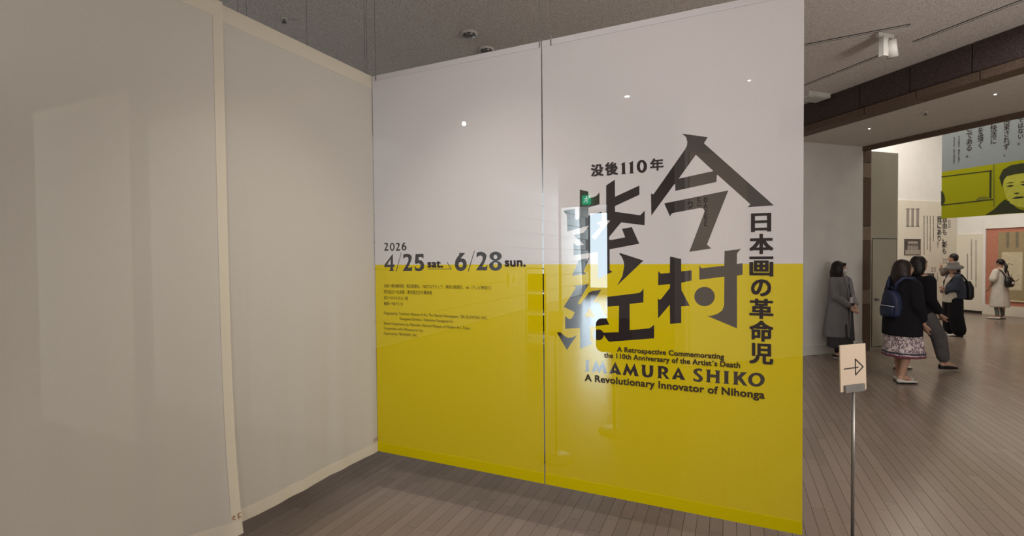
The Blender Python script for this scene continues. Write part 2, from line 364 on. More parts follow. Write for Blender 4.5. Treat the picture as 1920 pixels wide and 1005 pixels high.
# ------------------------------------------------------------------ text
def text_mesh(s, bold):
    c = bpy.data.curves.new('t', 'FONT'); c.body = s; c.resolution_u = 3; c.space_line = .92; c.align_x = 'CENTER' if '\n' in s else 'LEFT'
    c.space_character = 1+bold*1.2
    o = bpy.data.objects.new('t', c); COL.objects.link(o); dg = bpy.context.evaluated_depsgraph_get()
    me = bpy.data.meshes.new_from_object(o.evaluated_get(dg)); bpy.data.objects.remove(o); bpy.data.curves.remove(c); return me
def fit_text(s, P, X, Y, w, h, m, parent, bold=.0, extents=None, name='lettering'):
    """text whose box has lower left P, width w along X, height h along Y; heavier weight by spreading the strokes"""
    me = text_mesh(s, bold); V = [v.co.copy() for v in me.vertices]; Fs = [tuple(p.vertices) for p in me.polygons]; bpy.data.meshes.remove(me)
    x0, x1, y0, y1 = min(v.x for v in V), max(v.x for v in V), min(v.y for v in V), max(v.y for v in V)
    st = [(0, 0)] if bold < .005 else [(bold*a, bold*b*.75) for a in (-1, 0, 1) for b in (-1, 0, 1)]
    x0 -= bold; x1 += bold; y0 -= bold*.75; y1 += bold*.75; inv = wmat(parent).inverted(); nn = X.cross(Y); mb = MB()
    for k, (dx, dy) in enumerate(st):
        mb.add([P + X*((v.x+dx-x0)/(x1-x0)*w) + Y*((v.y+dy-y0)/(y1-y0)*h) + nn*(k*.00004) for v in V], Fs)
    return raw(name, mb.v, mb.f, m, parent)
def vert(s): return '\n'.join(s)

# ------------------------------------------------------------------ the printed screens
def SP(x, y, P=B0, E=E1, n=N1): v = on_pl(x, y, P, n); return ((v-P).dot(E), v.z)
def ellp(cx, cy, rx, ry, n=28): return [(cx+rx*cos(2*pi*k/n), cy+ry*sin(2*pi*k/n)) for k in range(n)]
def tr(pts, ox, oy, s): return [(ox+x/s, oy+y/s) for x, y in pts]
G = []   # glyphs: (outer rings, hole rings) in photograph pixels
def g(outs, holes, ox, oy, s): G.append(([tr(o, ox, oy, s) for o in outs], [tr(h, ox, oy, s) for h in holes]))
g([[(287, 44), (490, 72), (460, 120), (1010, 608), (803, 622), (824, 600), (820, 594), (566, 367), (562, 372), (558, 424), (236, 494), (234, 442), (228, 440), (47, 688), (44, 512), (56, 520), (66, 518), (310, 170), (326, 140), (330, 110), (320, 72)]],
  [[(396, 210), (534, 338), (262, 398)]], 1210, 240, 4.188)
g([[(148, 592), (652, 490), (484, 915), (518, 946), (345, 973), (466, 655), (462, 640), (450, 630), (430, 628), (215, 668), (204, 676), (194, 696)]], [], 1210, 240, 4.188)
g([[(152, 87), (240, 108), (240, 204), (322, 196), (322, 276), (240, 294), (242, 352), (306, 474), (240, 480), (240, 610), (152, 617), (150, 466), (58, 574), (56, 414), (66, 426), (80, 424), (150, 335), (152, 304), (58, 313), (60, 203), (80, 222), (150, 216)]], [], 1220, 460, 4.1875)
g([[(580, 44), (670, 34), (710, 25), (678, 64), (677, 146), (722, 140), (722, 230), (678, 238), (678, 652), (443, 554), (480, 552), (530, 535), (562, 510), (577, 470), (579, 246), (382, 270), (382, 157), (398, 180), (578, 160)]], [], 1220, 460, 4.1875)
g([ellp(423, 402, 81, 76)], [], 1220, 460, 4.1875)
g([[(340, 232), (484, 268), (486, 377), (570, 365), (610, 348), (640, 322), (676, 280), (676, 485), (484, 543), (484, 680), (712, 612), (712, 772), (625, 800), (700, 858), (535, 1043), (600, 1093), (860, 765), (805, 755), (790, 745), (790, 160), (940, 62), (943, 355), (1360, 163), (1360, 322), (943, 515), (943, 612), (1340, 668), (1375, 670), (1452, 592), (1450, 845), (1048, 795), (850, 1033), (838, 1070), (848, 1092), (870, 1098), (1115, 1050), (1062, 905), (1230, 875), (1358, 1160), (850, 1257), (850, 1610), (900, 1640), (650, 1762), (645, 1300), (232, 1358), (232, 1155), (300, 1195), (410, 1175), (230, 1013), (405, 970), (500, 848), (125, 950), (118, 670), (55, 595), (255, 560), (258, 740), (290, 752), (325, 738), (338, 700)]], [], 1050, 330, 9.135)
g([[(325, 520), (505, 492), (405, 720), (458, 768), (205, 800)]], [], 1050, 430, 9.135)
g([[(1030, 405), (1430, 535), (975, 965), (1070, 800), (1100, 620), (1090, 550), (1060, 475), (1013, 420)]], [], 1050, 430, 9.135)
g([[(255, 80), (460, 55), (310, 310), (335, 332), (350, 325), (460, 170), (500, 150), (630, 130), (515, 300), (600, 308), (735, 600), (475, 628), (475, 815), (510, 855), (345, 930), (340, 645), (142, 657), (140, 485), (185, 522), (215, 525), (240, 500), (270, 435), (122, 360), (285, 105)]],
  [[(470, 370), (545, 495), (415, 500), (408, 470)]], 1040, 525, 7.18)
g([[(28, 708), (75, 702), (150, 765), (185, 778), (235, 775), (300, 740), (165, 942)]], [], 1040, 525, 7.18)
g([ellp(590, 738, 72, 74)], [], 1040, 525, 7.18)
g([[(650, 708), (862, 703), (866, 348), (700, 360), (700, 228), (1130, 175), (1160, 160), (1197, 115), (1195, 302), (1010, 322), (1010, 675), (1270, 650), (1300, 635), (1340, 600), (1340, 785), (740, 832), (720, 822), (665, 748)]], [], 1040, 525, 7.18)
a1 = (1090, 665, 10.667)
g([[(72, 103), (165, 113), (155, 130), (154, 325), (168, 347), (72, 340), (88, 320), (88, 125)]], [], *a1)
g([[(290, 103), (360, 250), (435, 113), (518, 377), (440, 374), (415, 270), (360, 377), (295, 275), (270, 350), (208, 345)]], [], *a1)
g([[(677, 143), (802, 405), (705, 395), (690, 367), (630, 364), (622, 384), (552, 378)]], [[(672, 258), (697, 315), (645, 310)]], *a1)
g([[(905, 163), (985, 320), (1062, 173), (1150, 437), (1065, 430), (1040, 325), (985, 430), (915, 320), (885, 414), (826, 402)]], [], *a1)
g([[(1195, 198), (1292, 207), (1283, 225), (1283, 330), (1290, 375), (1302, 400), (1325, 410), (1352, 397), (1366, 350), (1365, 235), (1350, 212), (1448, 220), (1438, 240), (1438, 350), (1430, 405), (1405, 440), (1340, 460), (1270, 450), (1225, 415), (1212, 360), (1212, 230)]], [], *a1)
g([[(1518, 223), (1620, 226), (1690, 244), (1728, 275), (1738, 310), (1725, 355), (1685, 385), (1765, 492), (1700, 484), (1605, 365), (1603, 450), (1615, 477), (1515, 467), (1535, 440), (1535, 245)]], [[(1607, 275), (1640, 283), (1660, 305), (1658, 335), (1635, 352), (1605, 348)]], *a1)
g([[(1942, 240), (2080, 512), (1985, 500), (1965, 460), (1905, 454), (1892, 497), (1805, 488)]], [[(1938, 345), (1966, 418), (1912, 413)]], *a1)
a2 = (1270, 665, 10.667)
g([[(495, 285), (492, 343), (460, 323), (430, 318), (400, 325), (395, 345), (410, 370), (470, 415), (503, 450), (512, 480), (500, 515), (470, 540), (430, 548), (370, 538), (320, 520), (318, 458), (345, 482), (385, 500), (415, 500), (432, 487), (430, 462), (400, 430), (345, 390), (322, 360), (320, 325), (345, 290), (400, 275), (450, 276)]], [], *a2)
g([[(560, 296), (678, 302), (658, 325), (658, 392), (770, 400), (768, 335), (742, 310), (862, 320), (845, 350), (842, 545), (862, 577), (744, 568), (768, 540), (768, 460), (660, 455), (655, 530), (672, 558), (566, 550), (588, 525), (590, 325)]], [], *a2)
g([[(915, 318), (1045, 332), (1022, 355), (1020, 560), (1033, 587), (915, 577), (940, 550), (940, 345)]], [], *a2)
g([[(1106, 336), (1230, 346), (1207, 370), (1205, 440), (1265, 375), (1262, 350), (1398, 354), (1285, 460), (1405, 627), (1320, 615), (1215, 490), (1208, 580), (1228, 607), (1106, 597), (1130, 570), (1130, 360)]], [], *a2)
g([ellp(1580, 500, 168, 142)], [ellp(1578, 500, 84, 88)], *a2)
d1 = (715, 450, 13.714)
g([[(296, 352), (300, 630), (342, 632), (335, 695), (298, 698), (302, 760), (328, 797), (193, 797), (232, 760), (235, 698), (76, 698), (82, 632)]], [[(240, 485), (238, 635), (152, 635)]], *d1)
g([[(506, 320), (520, 324), (386, 828), (370, 820)]], [], *d1)
g([[(562, 372), (620, 358), (680, 355), (740, 372), (775, 410), (783, 460), (765, 540), (725, 625), (680, 715), (760, 710), (797, 678), (788, 797), (548, 797), (625, 670), (690, 550), (697, 480), (680, 442), (645, 435), (600, 455), (565, 492)]], [], *d1)
g([[(880, 360), (1085, 355), (1085, 478), (1050, 445), (960, 440), (958, 515), (1030, 525), (1080, 570), (1105, 650), (1090, 735), (1040, 785), (950, 803), (870, 785), (853, 660), (900, 720), (950, 735), (995, 710), (1010, 660), (990, 610), (945, 597), (900, 618), (860, 600)]], [], *d1)
g([[(1190, 738), (1785, 736), (1676, 568), (1692, 560), (1815, 750), (1190, 752)]], [], *d1)
for dx in (0, 300): g([[(75+dx, 90), (100+dx, 74), (135+dx, 72), (162+dx, 85), (174+dx, 120), (160+dx, 170), (122+dx, 235), (155+dx, 240), (187+dx, 222), (178+dx, 276), (68+dx, 278), (125+dx, 165), (133+dx, 125), (118+dx, 108), (100+dx, 108), (75+dx, 128)]], [], *d1)
g([ellp(280, 175, 66, 103)], [ellp(280, 175, 30, 70)], *d1)
g([[(545, 74), (628, 64), (577, 130), (615, 137), (642, 170), (648, 215), (632, 250), (590, 272), (545, 260), (520, 215), (520, 165), (535, 120), (562, 85)]], [ellp(583, 205, 24, 33, 16)], *d1)
d2 = (845, 460, 12.387)
g([[(183, 176), (342, 176), (230, 305), (290, 305), (340, 335), (368, 390), (374, 450), (360, 520), (310, 580), (235, 598), (155, 578), (110, 520), (96, 440), (110, 350), (150, 280), (208, 205)]], [ellp(235, 448, 52, 65)], *d2)
g([[(546, 122), (562, 127), (416, 610), (398, 604)]], [], *d2)
g([[(603, 172), (660, 153), (720, 150), (790, 175), (828, 220), (832, 260), (810, 340), (775, 420), (728, 498), (810, 500), (855, 460), (845, 582), (586, 582), (680, 445), (735, 350), (745, 290), (725, 245), (690, 236), (650, 245), (610, 282), (600, 262)]], [], *d2)
g([ellp(1043, 253, 142, 107), ellp(1043, 475, 150, 118)], [ellp(1040, 272, 42, 52), ellp(1042, 455, 54, 62)], *d2)
h1 = (1100, 290, 12.8)
g([[(917, 168), (925, 430), (944, 465), (828, 474), (848, 435), (845, 250), (816, 232)]], [], *h1)
g([[(1115, 148), (1115, 420), (1140, 445), (1018, 457), (1040, 425), (1040, 220), (1001, 210)]], [], *h1)
g([ellp(1325, 282, 124, 158)], [ellp(1323, 280, 45, 98)], *h1)
YB = (SP(708, 499.5)[1]+SP(1500, 490)[1])/2
def inside(p, ring):
    c = False; x, y = p; n = len(ring); j = n-1
    for i in range(n):
        xi, yi = ring[i]; xj, yj = ring[j]
        if (yi > y) != (yj > y) and x < (xj-xi)*(y-yi)/(yj-yi)+xi: c = not c
        j = i
    return c
GS = [([[SP(*q) for q in o] for o in outs], [[SP(*q) for q in h] for h in hs]) for outs, hs in G]
def printed_panel(s0, s1, root, side_hem):
    V = []; Ed = []
    def ring(pts):
        n = len(V); V.extend(Vector(p) for p in pts); Ed.extend((n+i, n+(i+1) % len(pts)) for i in range(len(pts)))
    ring([(s0, HEM), (s1, HEM), (s1, TOP), (s0, TOP)])
    n = len(V); V.extend([Vector((s0, YB)), Vector((s1, YB))]); Ed.append((n, n+1))
    mine = []
    for outs, hs in GS:
        if s0 < outs[0][0][0] < s1:
            mine.append((outs, hs, min(q[0] for o in outs for q in o), max(q[0] for o in outs for q in o), min(q[1] for o in outs for q in o), max(q[1] for o in outs for q in o)))
            for r in outs+hs: ring(r)
    v2, e2, f2, *_ = delaunay_2d_cdt(V, Ed, [], 0, 1e-6)
    white, yellow, ink = [], [], {}
    for f in f2:
        c = sum((v2[i] for i in f), Vector((0, 0)))/len(f); c = (c.x, c.y); isink = None
        for gi, (outs, hs, x0, x1, z0, z1) in enumerate(mine):
            if x0 <= c[0] <= x1 and z0 <= c[1] <= z1 and any(inside(c, o) for o in outs) and not any(inside(c, h) for h in hs): isink = gi; break
        (ink.setdefault(isink, []) if isink is not None else white if c[1] > YB else yellow).append(tuple(f))
    W3 = [B0-Z*HEM+E1*v.x+Z*v.y for v in v2]
    def sub(name, fs, m):
        used = sorted({i for f in fs for i in f}); mp = {i: k for k, i in enumerate(used)}
        return raw(name, [W3[i] for i in used], [tuple(mp[i] for i in f) for f in fs], m, root)
    o = sub('cloth', white+yellow, [MT['white_cloth'], MT['yellow_cloth']])
    for k, p in enumerate(o.data.polygons): p.material_index = 0 if k < len(white) else 1
    for gi in sorted(ink): sub('lettering', ink[gi], MT['ink_cloth'])
    def strip(name, a0, a1, z0, z1, m):
        P = B0-Z*HEM; MB().box(P+E1*((a0+a1)/2)+N1*.0015+Z*((z0+z1)/2), E1*((a1-a0)/2), N1*.0008, Z*((z1-z0)/2)).out(name, m, root)
    strip('bottom_hem', s0, s1, HEM, HEM+.065, MT['yellow_hem'])
    strip('top_hem', s0, s1, TOP-.035, TOP, MT['white_hem'])
sm = SP(1018.5, 500)[0]
def wires(root, pts, top=CEIL-.004, grip=True):
    for P in pts:
        MB().tube([P-Z*.03, Vector((P.x, P.y, top))], .0016, 6).out('wire', MT['wire'], root)
        if grip: MB().tube([P-Z*.035, P+Z*.02], .004, 6).out('clamp', MT['grey_metal'], root)
P0 = B0-Z*HEM
scL = empty('printed_screen', P0+E1*sm/2+Z*HEM, 0, 'white and yellow hanging cloth screen printed with the exhibition dates and organisers', 'hanging screen')
printed_panel(.004, sm-.004, scL, False)
scR = empty('printed_screen', P0+E1*(sm+LEN1)/2+Z*HEM, 0, 'white and yellow hanging cloth screen printed with the huge black exhibition title', 'hanging screen')
printed_panel(sm+.004, LEN1, scR, True)
wires(scL, [P0+E1*SP(705, 150)[0]+N1*.004+Z*TOP, P0+E1*SP(1012, 86)[0]+N1*.004+Z*TOP])
wires(scR, [P0+E1*SP(1033, 82)[0]+N1*.004+Z*TOP, P0+E1*(LEN1-.05)+N1*.004+Z*TOP])
MB().tube([P0+E1*.005+Z*(TOP-.01)-N1*.008, P0+E1*(sm-.005)+Z*(TOP-.01)-N1*.008], .006, 8).out('top_rod', MT['metal'], scL)
MB().tube([P0+E1*(sm+.005)+Z*(TOP-.01)-N1*.008, P0+E1*LEN1+Z*(TOP-.01)-N1*.008], .006, 8).out('top_rod', MT['metal'], scR)
def btext(s, xl, yl_top, yl_bot, xr, m, root, bold=.0):
    """line of text on the printed screen: left pixel, its top and bottom pixel there, right pixel"""
    a, zt = SP(xl, yl_top); _, zb = SP(xl, yl_bot); b, _ = SP(xr, yl_bot)
    return fit_text(s, P0+E1*a+N1*.0026+Z*zb, E1, Z, b-a, zt-zb, m, root, bold)
btext('A Retrospective Commemorating', 1157, 649.5, 662, 1358, MT['ink_yellow'], scR, .04)
btext('the 110th Anniversary of the Artist´s Death', 1132.5, 660.5, 673, 1388, MT['ink_yellow'], scR, .04)
btext('A Revolutionary Innovator of Nihonga', 1096.5, 701, 718, 1434, MT['ink_yellow'], scR, .035)
btext('没', 1108, 309, 331.5, 1132, MT['ink'], scR, .035); btext('後', 1134.5, 305, 329.5, 1159, MT['ink'], scR, .035); btext('年', 1219, 298, 321, 1244.5, MT['ink'], scR, .035)
for ch, y0, y1 in (('日', 400.5, 435), ('本', 439, 476.5), ('画', 481, 518), ('の', 523.5, 555), ('革', 559.5, 597), ('命', 600, 639), ('児', 642, 681)):
    x0, x1 = (1408, 1446) if ch in '日の' else (1405, 1450)
    btext(ch, x0, y0, y1, x1, MT['ink'], scR, .035)
btext('sat.', 801.5, 489.5, 501.5, 831, MT['ink'], scL, .035); btext('sun.', 946.5, 488, 500, 986, MT['ink'], scL, .035)
for s, x0, y0, y1, x1 in (('主催＝横浜美術館、毎日新聞社、TBSグロウディア、神奈川新聞社、tvk（テレビ神奈川）', 720, 532, 539, 921),
                          ('特別協力＝丸栄堂、東京国立近代美術館', 720, 543, 550, 810), ('協力＝みなとみらい線', 720, 554.5, 561, 765), ('後援＝TBSラジオ', 720, 565.5, 572, 756),
                          ('Organized by: Yokohama Museum of Art, The Mainichi Newspapers, TBS GLOWDIA, INC.,', 720, 584, 590.5, 915), ('Kanagawa Shimbun, Television Kanagawa Inc.', 750, 594.5, 601, 851),
                          ('Special Cooperation by: Marueido, National Museum of Modern Art, Tokyo', 720, 603, 609.5, 882), ('Cooperation with: Minatomirai Line', 720, 612.5, 618.5, 793.5), ('Supported by: TBS RADIO, INC.', 720, 622, 628, 783.5)):
    btext(s, x0, y0, y1, x1, MT['ink_yellow'], scL, .0)

# ------------------------------------------------------------------ plain cloth screens
def plain_screen(P, E, n, w, label, group=None, curl=0, hem_side=True, wire_at=(.03, .97), tagside=None):
    root = empty('cloth_screen', P+E*w/2+Z*HEM, 0, label, 'hanging screen', group)
    nx, nz = 56, 40
    def off(s, z):   # gentle hang of the cloth, in metres along n
        t = 1-(z-HEM)/(TOP-HEM)
        return (.005*sin(s*9+1)+.0035*sin(s*23+z*.6)+.002*sin(s*41))*(.25+.75*t)*t + curl*.07*math.exp(-((s)/.12)**2)*t**6
    def pt(s, z, d=0): return P+E*s+Z*z+n*(off(s, z)+d)+Z*(curl*.02*math.exp(-((s-.25)/.15)**2)*max(0, 1-(z-HEM)/.25))
    def patch(name, s0, s1, z0, z1, m, d, a, b):
        V = [pt(s0+(s1-s0)*i/a, z0+(z1-z0)*j/b, d) for j in range(b+1) for i in range(a+1)]
        Fs = [(j*(a+1)+i, j*(a+1)+i+1, (j+1)*(a+1)+i+1, (j+1)*(a+1)+i) for j in range(b) for i in range(a)]
        return raw(name, V, Fs, m, root, True)
    patch('cloth', 0, w, HEM, TOP, MT['natural_cloth'], 0, nx, nz)
    patch('bottom_hem', 0, w, HEM, HEM+.07, MT['natural_hem'], .002, nx, 3)
    patch('top_hem', 0, w, TOP-.085, TOP, MT['natural_hem'], .002, nx, 3)
    if hem_side: patch('side_hem', 0, .05, HEM+.07, TOP-.085, MT['natural_hem'], .0025, 3, nz)
    MB().tube([P+Z*(TOP-.012)-n*.009, P+E*w+Z*(TOP-.012)-n*.009], .006, 8).out('top_rod', MT['metal'], root)
    wires(root, [P+E*(w*k)+Z*TOP-n*.009 for k in wire_at])
    if tagside is not None:
        mb = MB(); s0 = tagside
        for k, (dx, dz, l, ang) in enumerate(((0, .02, .018, 0), (.004, .01, .016, 1.1), (0, 0, .018, 0), (.024, .016, .014, .9), (.03, .012, .012, -.9), (.026, .002, .014, .4))):
            c = pt(s0+dx, HEM+.085+dz, .006); mb.box(c, (E*cos(ang)+Z*sin(ang))*l/2, n*.0008, (Z*cos(ang)-E*sin(ang))*.0016)
        mb.out('stitched_mark', MT['brown_thread'], root)
    return root
plain_screen(P0+E2*.004, E2, N2, LEN2-.004, 'plain cream cloth screen hanging between the printed screen and the nearest cloth', None, 0, False, (.03, .5), .012)
plain_screen(P0+E2*LEN2+N2*.022, E2, N2, 1.45, 'plain cream cloth screen at the far left, its corner curling at the hem', None, 1, True, (.02, .97), .014)
plain_screen(P0-E1*.03, -E1, N1, 1.3, 'faint cloth screen behind the cream ones, continuing the printed screen line', None, 0)
plain_screen(P0-E1*1.35, -E1, N1, 1.3, 'faint cloth screen behind the cream ones, farther from the printed screen', None, 0)
xa = on_z(258, 830, HEM); xb = on_z(80, 787, HEM); ee = (xb-xa); wl = ee.length; ee.normalize(); xa.z = 0
plain_screen(xa, ee, N1, wl, 'faint cloth screen seen through the far left cream screen', None, 0)

# ------------------------------------------------------------------ arrow sign stands
def sign_stand(foot, w, h, ztop, ex, label, arrow=True, tilt=.25):
    root = empty('sign_stand', foot, 0, label, 'sign'); n = Vector((ex.y, -ex.x, 0)); n = n if n.y < 0 else -n
    zb = ztop-h*cos(tilt)
    MB().lathe(foot, [(.14, 0), (.142, .006), (.135, .012), (.02, .016), (.012, .03)], 28).out('base', MT['grey_metal'], root, True)
    MB().tube([foot+Z*.012, foot+Z*(zb+.03)], .0085, 12).out('pole', MT['metal'], root, True)
    if arrow: tilt = .03
    zb = ztop-h*cos(tilt)
    upv = (Z*cos(tilt)-n*sin(tilt)).normalized(); nn = (n*cos(tilt)+Z*sin(tilt)).normalized(); c = foot+Z*zb
    MB().box(c+upv*h/2, ex*w/2, nn*.003, upv*h/2).out('sign_panel', MT['sign'], root)
    MB().box(c+upv*.016+nn*.008, ex*w*.38, nn*.005, upv*.02).out('holder', MT['grey_metal'], root)
    MB().box(c+upv*.05-nn*.008, ex*.03, nn*.005, upv*.05).out('bracket', MT['grey_metal'], root)
    if arrow:
        mb = MB(); q = c+nn*.0042
        def seg(x0, y0, x1, y1, t=.003):
            a = q+ex*(x0*w)+upv*(y0*h); b = q+ex*(x1*w)+upv*(y1*h); d = (b-a); l = d.length; d.normalize(); mb.box((a+b)/2, d*(l/2+t*.6), nn*.0006, nn.cross(d)*t)
        seg(-.36, .49, .18, .50); seg(.08, .68, .08, .34); seg(.08, .68, .38, .50); seg(.08, .34, .38, .50)
        mb.out('arrow', MT['ink'], root)
    return root
sd = 2.62; pt_ = at_y(1599, 900, sd); foot = Vector((pt_.x, pt_.y, 0)); top = at_y(1599, 646, sd).z
ex1 = Vector((.955, .297, 0))
sign_stand(foot, .188, .255, top, ex1, 'cream card with a black right-pointing arrow on a thin steel floor stand')
f2 = on_z(1043, 858, 0); t2 = at_y(1043, 583, f2.y).z
sign_stand(f2, .12, .2, t2, Vector((.98, .2, 0)), 'sign stand seen from behind, standing just behind the gap of the printed screens', False, -.1)
# round-topped stand behind the screen
f3 = on_z(1152, 808, 0); t3 = at_y(1140, 597, f3.y).z
rs = empty('reader_stand', f3, 0, 'dark round-topped stand seen faintly through the red-violet kanji of the title', 'stand')
rs['label'] = 'dark round-topped stand seen faintly through the lower strokes of the title'
MB().lathe(f3, [(.15, 0), (.152, .008), (.14, .016), (.02, .02)], 28).out('base', MT['grey_metal'], rs, True)
MB().tube([f3+Z*.015, f3+Z*(t3-.3)], .014, 12).out('pole', MT['metal'], rs, True)
hw = .17; pr = []
for k in range(24):
    t = 2*pi*(k+.5)/24; sx = 1 if cos(t) > 0 else -1; sz = 1 if sin(t) > 0 else -1
    pr.append((sx*(hw-.06)+.06*cos(t), sz*(.16-.06)+.06*sin(t)))
MB().rings([[f3+Vector((x, y, t3-.16+z)) for x, z in pr] for y in (-.02, .02)]).out('panel', MT['black'], rs)
# rack with bars behind the gap
rk = on_z(1005, 635, 0); rack = empty('brochure_rack', rk, 0, 'tall tubular leaflet rack with dark shelves seen through the gap in the printed screens', 'rack')
rw = .215; rh = at_y(1005, 503, rk.y).z
MB().tube([rk+E1*-rw, rk-E1*rw+Z*(rh-.06), rk-E1*(rw-.02)+Z*(rh-.02), rk-E1*(rw-.06)+Z*rh, rk+E1*(rw-.06)+Z*rh, rk+E1*(rw-.02)+Z*(rh-.02), rk+E1*rw+Z*(rh-.06), rk+E1*rw], .012, 8).out('frame', MT['metal'], rack, True)
for k, z in enumerate((.12, .56, .98)):
    MB().box(rk+Z*(z+.0), E1*(rw-.01), N1*.09, Z*.012).out('shelf', MT['metal'], rack)
    MB().box(rk+Z*(z+.19)-N1*.05, E1*(rw-.02), N1*.01, Z*.17).out('back_board', MT['black'], rack)
for fx in (-1, 1): MB().box(rk+E1*(rw*fx)+Z*.012, E1*.02, N1*.16, Z*.012).out('foot', MT['metal'], rack)
# notice on the stone wall
nt = on_pl(961, 524, T0, TN) - TN*.03
no = empty('wall_notice', nt, 0, 'small pale notice on the stone wall, seen through the dates screen', 'notice')
MB().box(nt, TD*.32, TN*.01, Z*.22).out('sheet', MT['paper'], no)
MB().box(nt-TN*.012, TD*.07, TN*.003, Z*.1).out('print', MT['grey_print'], no)

# ------------------------------------------------------------------ ceiling fittings
def detector(px, py, label):
    c = on_z(px, py, CEIL); r = empty('ceiling_detector', c-Z*.05, 0, label, 'detector', 'chrome fittings in the ceiling above the printed screen')
    MB().lathe(c, [(.085, 0), (.087, -.01), (.075, -.018)], 28).out('rim', MT['white_metal'], r, True)
    MB().lathe(c, [(.062, -.018), (.062, -.028), (.045, -.04), (.02, -.045)], 24).out('dome', MT['metal'], r, True)
    for k in range(8):
        t = 2*pi*k/8; q = c+Vector((.058*cos(t), .058*sin(t), -.026)); MB().box(q, (.009*-sin(t), .009*cos(t), 0), (.006*cos(t), .006*sin(t), 0), (0, 0, .005)).out('slot', MT['black'], r)
detector(880, 62, 'round chrome ceiling fitting, the left and nearer one above the printed screen')
detector(912, 92, 'round chrome ceiling fitting, the right and farther one just over the screen edge')
def sprinkler(px, py, z, label, m='grey_metal'):
    c = on_z(px, py, z); r = empty('sprinkler', c-Z*.04, 0, label, 'sprinkler')
    MB().lathe(c, [(.03, 0), (.03, -.006), (.012, -.012)], 16).out('rosette', MT['white_metal'], r, True)
    MB().lathe(c, [(.008, -.01), (.01, -.035), (.024, -.038), (.024, -.042)], 16).out('head', MT[m], r, True)
sprinkler(533, 34, CEIL, 'small dark sprinkler head in the ceiling above the cream screens')
sprinkler(1735, 210, SOF, 'dark sprinkler head in the middle of the passage soffit')
def spot_eye(px, py, z, label, r_=.02):
    c = on_z(px, py, z); r = empty('downlight', c-Z*.01, 0, label, 'downlight')
    MB().lathe(c, [(r_*2, 0), (r_*2, -.004), (r_*1.2, -.006)], 18).out('rim', MT['white_metal'], r, True)
    MB().lathe(c-Z*.0062, [(r_, 0), (r_, -.003)], 14).out('lens', MT['glow'], r)
spot_eye(1630, 240.5, SOF, 'tiny pinhole downlight in the passage soffit near the entrance wall', .012)
spot_eye(1866, 176, SOF, 'tiny pinhole downlight in the passage soffit toward the right edge', .012)
spot_eye(1176, 180, CEIL, 'small lit downlight seen through the upper part of the title screen', .035)
spot_eye(1405, 150, CEIL, 'small lit downlight seen through the top right of the title screen', .018)
# recessed track slots
def slot(x0, y0, x1, y1, label):
    a = on_z(x0, y0, CEIL); b = on_z(x1, y1, CEIL); d = b-a; L = d.length; d.normalize(); w = Vector((-d.y, d.x, 0)); c = (a+b)/2
    r = empty('lighting_track', c-Z*.02, 0, label, 'lighting track')
    for s_ in (-1, 1): MB().box(c+w*(.02*s_)-Z*.003, d*L/2, w*.0025, Z*.0035).out('rail', MT['black'], r)
    MB().box(c-Z*.002, d*L/2, w*.018, Z*.0025).out('channel', MT['white_metal'], r)
slot(1440, 97, 1707, 46, 'ceiling lighting track carrying the white spotlight')
slot(1440, 187, 1659, 100, 'ceiling lighting track nearest the dark stone beam, left of the spotlight')
slot(1714, 78, 1990, -28, 'ceiling lighting track running out of the top right corner')
tl = on_z(1657, 62, CEIL); sp = empty('track_spotlight', tl-Z*.1, 0, 'white track spotlight hanging from the ceiling near the dark stone beam', 'spotlight')
MB().box(tl-Z*.025+A*.02, A*.11, B*.015, Z*.02).out('adapter', MT['white_metal'], sp)
MB().box(tl-Z*.14, A*.035, B*.025, Z*.1).out('arm', MT['white_metal'], sp)
q = at_y(1672, 92, tl.y); MB().tube([q+Z*.085-A*.012, q-Z*.085+A*.012], [.045, .05], 20).out('lamp_head', MT['white_metal'], sp, True)
MB().tube([tl-Z*.19-A*.03, tl-Z*.19+A*.1], .014, 10).out('pivot', MT['grey_metal'], sp, True)
vb = on_z(1523, 178, CEIL); vt = empty('ceiling_box', vb-Z*.06, 0, 'pale flat ceiling box beside the right edge of the title screen', 'ceiling box')
MB().box(vb-Z*.03, A*.2, B*.12, Z*.03).out('body', MT['white_metal'], vt)
MB().box(vb-Z*.064, A*.18, B*.1, Z*.004).out('lip', MT['white_metal'], vt)
# lit spotlight behind the screen
sl = at_y(870, 232, 7.0); ls = empty('lit_spotlight', sl, 0, 'lit ceiling spotlight glowing through the upper dates screen', 'spotlight')
MB().tube([sl+Z*.05, Vector((sl.x, sl.y, CEIL))], .01, 8).out('stem', MT['white_metal'], ls)
aim = (CAM-sl).normalized()
MB().tube([sl-aim*.13, sl-aim*.02, sl], [.03, .045, .045], 18).out('housing', MT['white_metal'], ls, True)
MB().tube([sl+aim*.001, sl+aim*.006], [.03, .03], 18).out('lens', MT['glow'], ls)

bt = empty('board_text', on_pl(1310, 400, O, B)-B*.045, 0, 'columns of dark text on the cream board behind the title screen', 'wall text')
def board(st, x0, y0, x1, y1):
    P_ = O-B*.0415; a = on_pl(x0, y1, P_, B); b = on_pl(x1, y1, P_, B); t = on_pl(x0, y0, P_, B); fit_text(vert(st), a, A, Z, (b-a).length, t.z-a.z, MT['ink'], bt, .02)
board('の人たちと', 1319, 370, 1327, 424); board('とこ', 1307, 369, 1314, 386); board('つ', 1290, 378, 1299, 390)
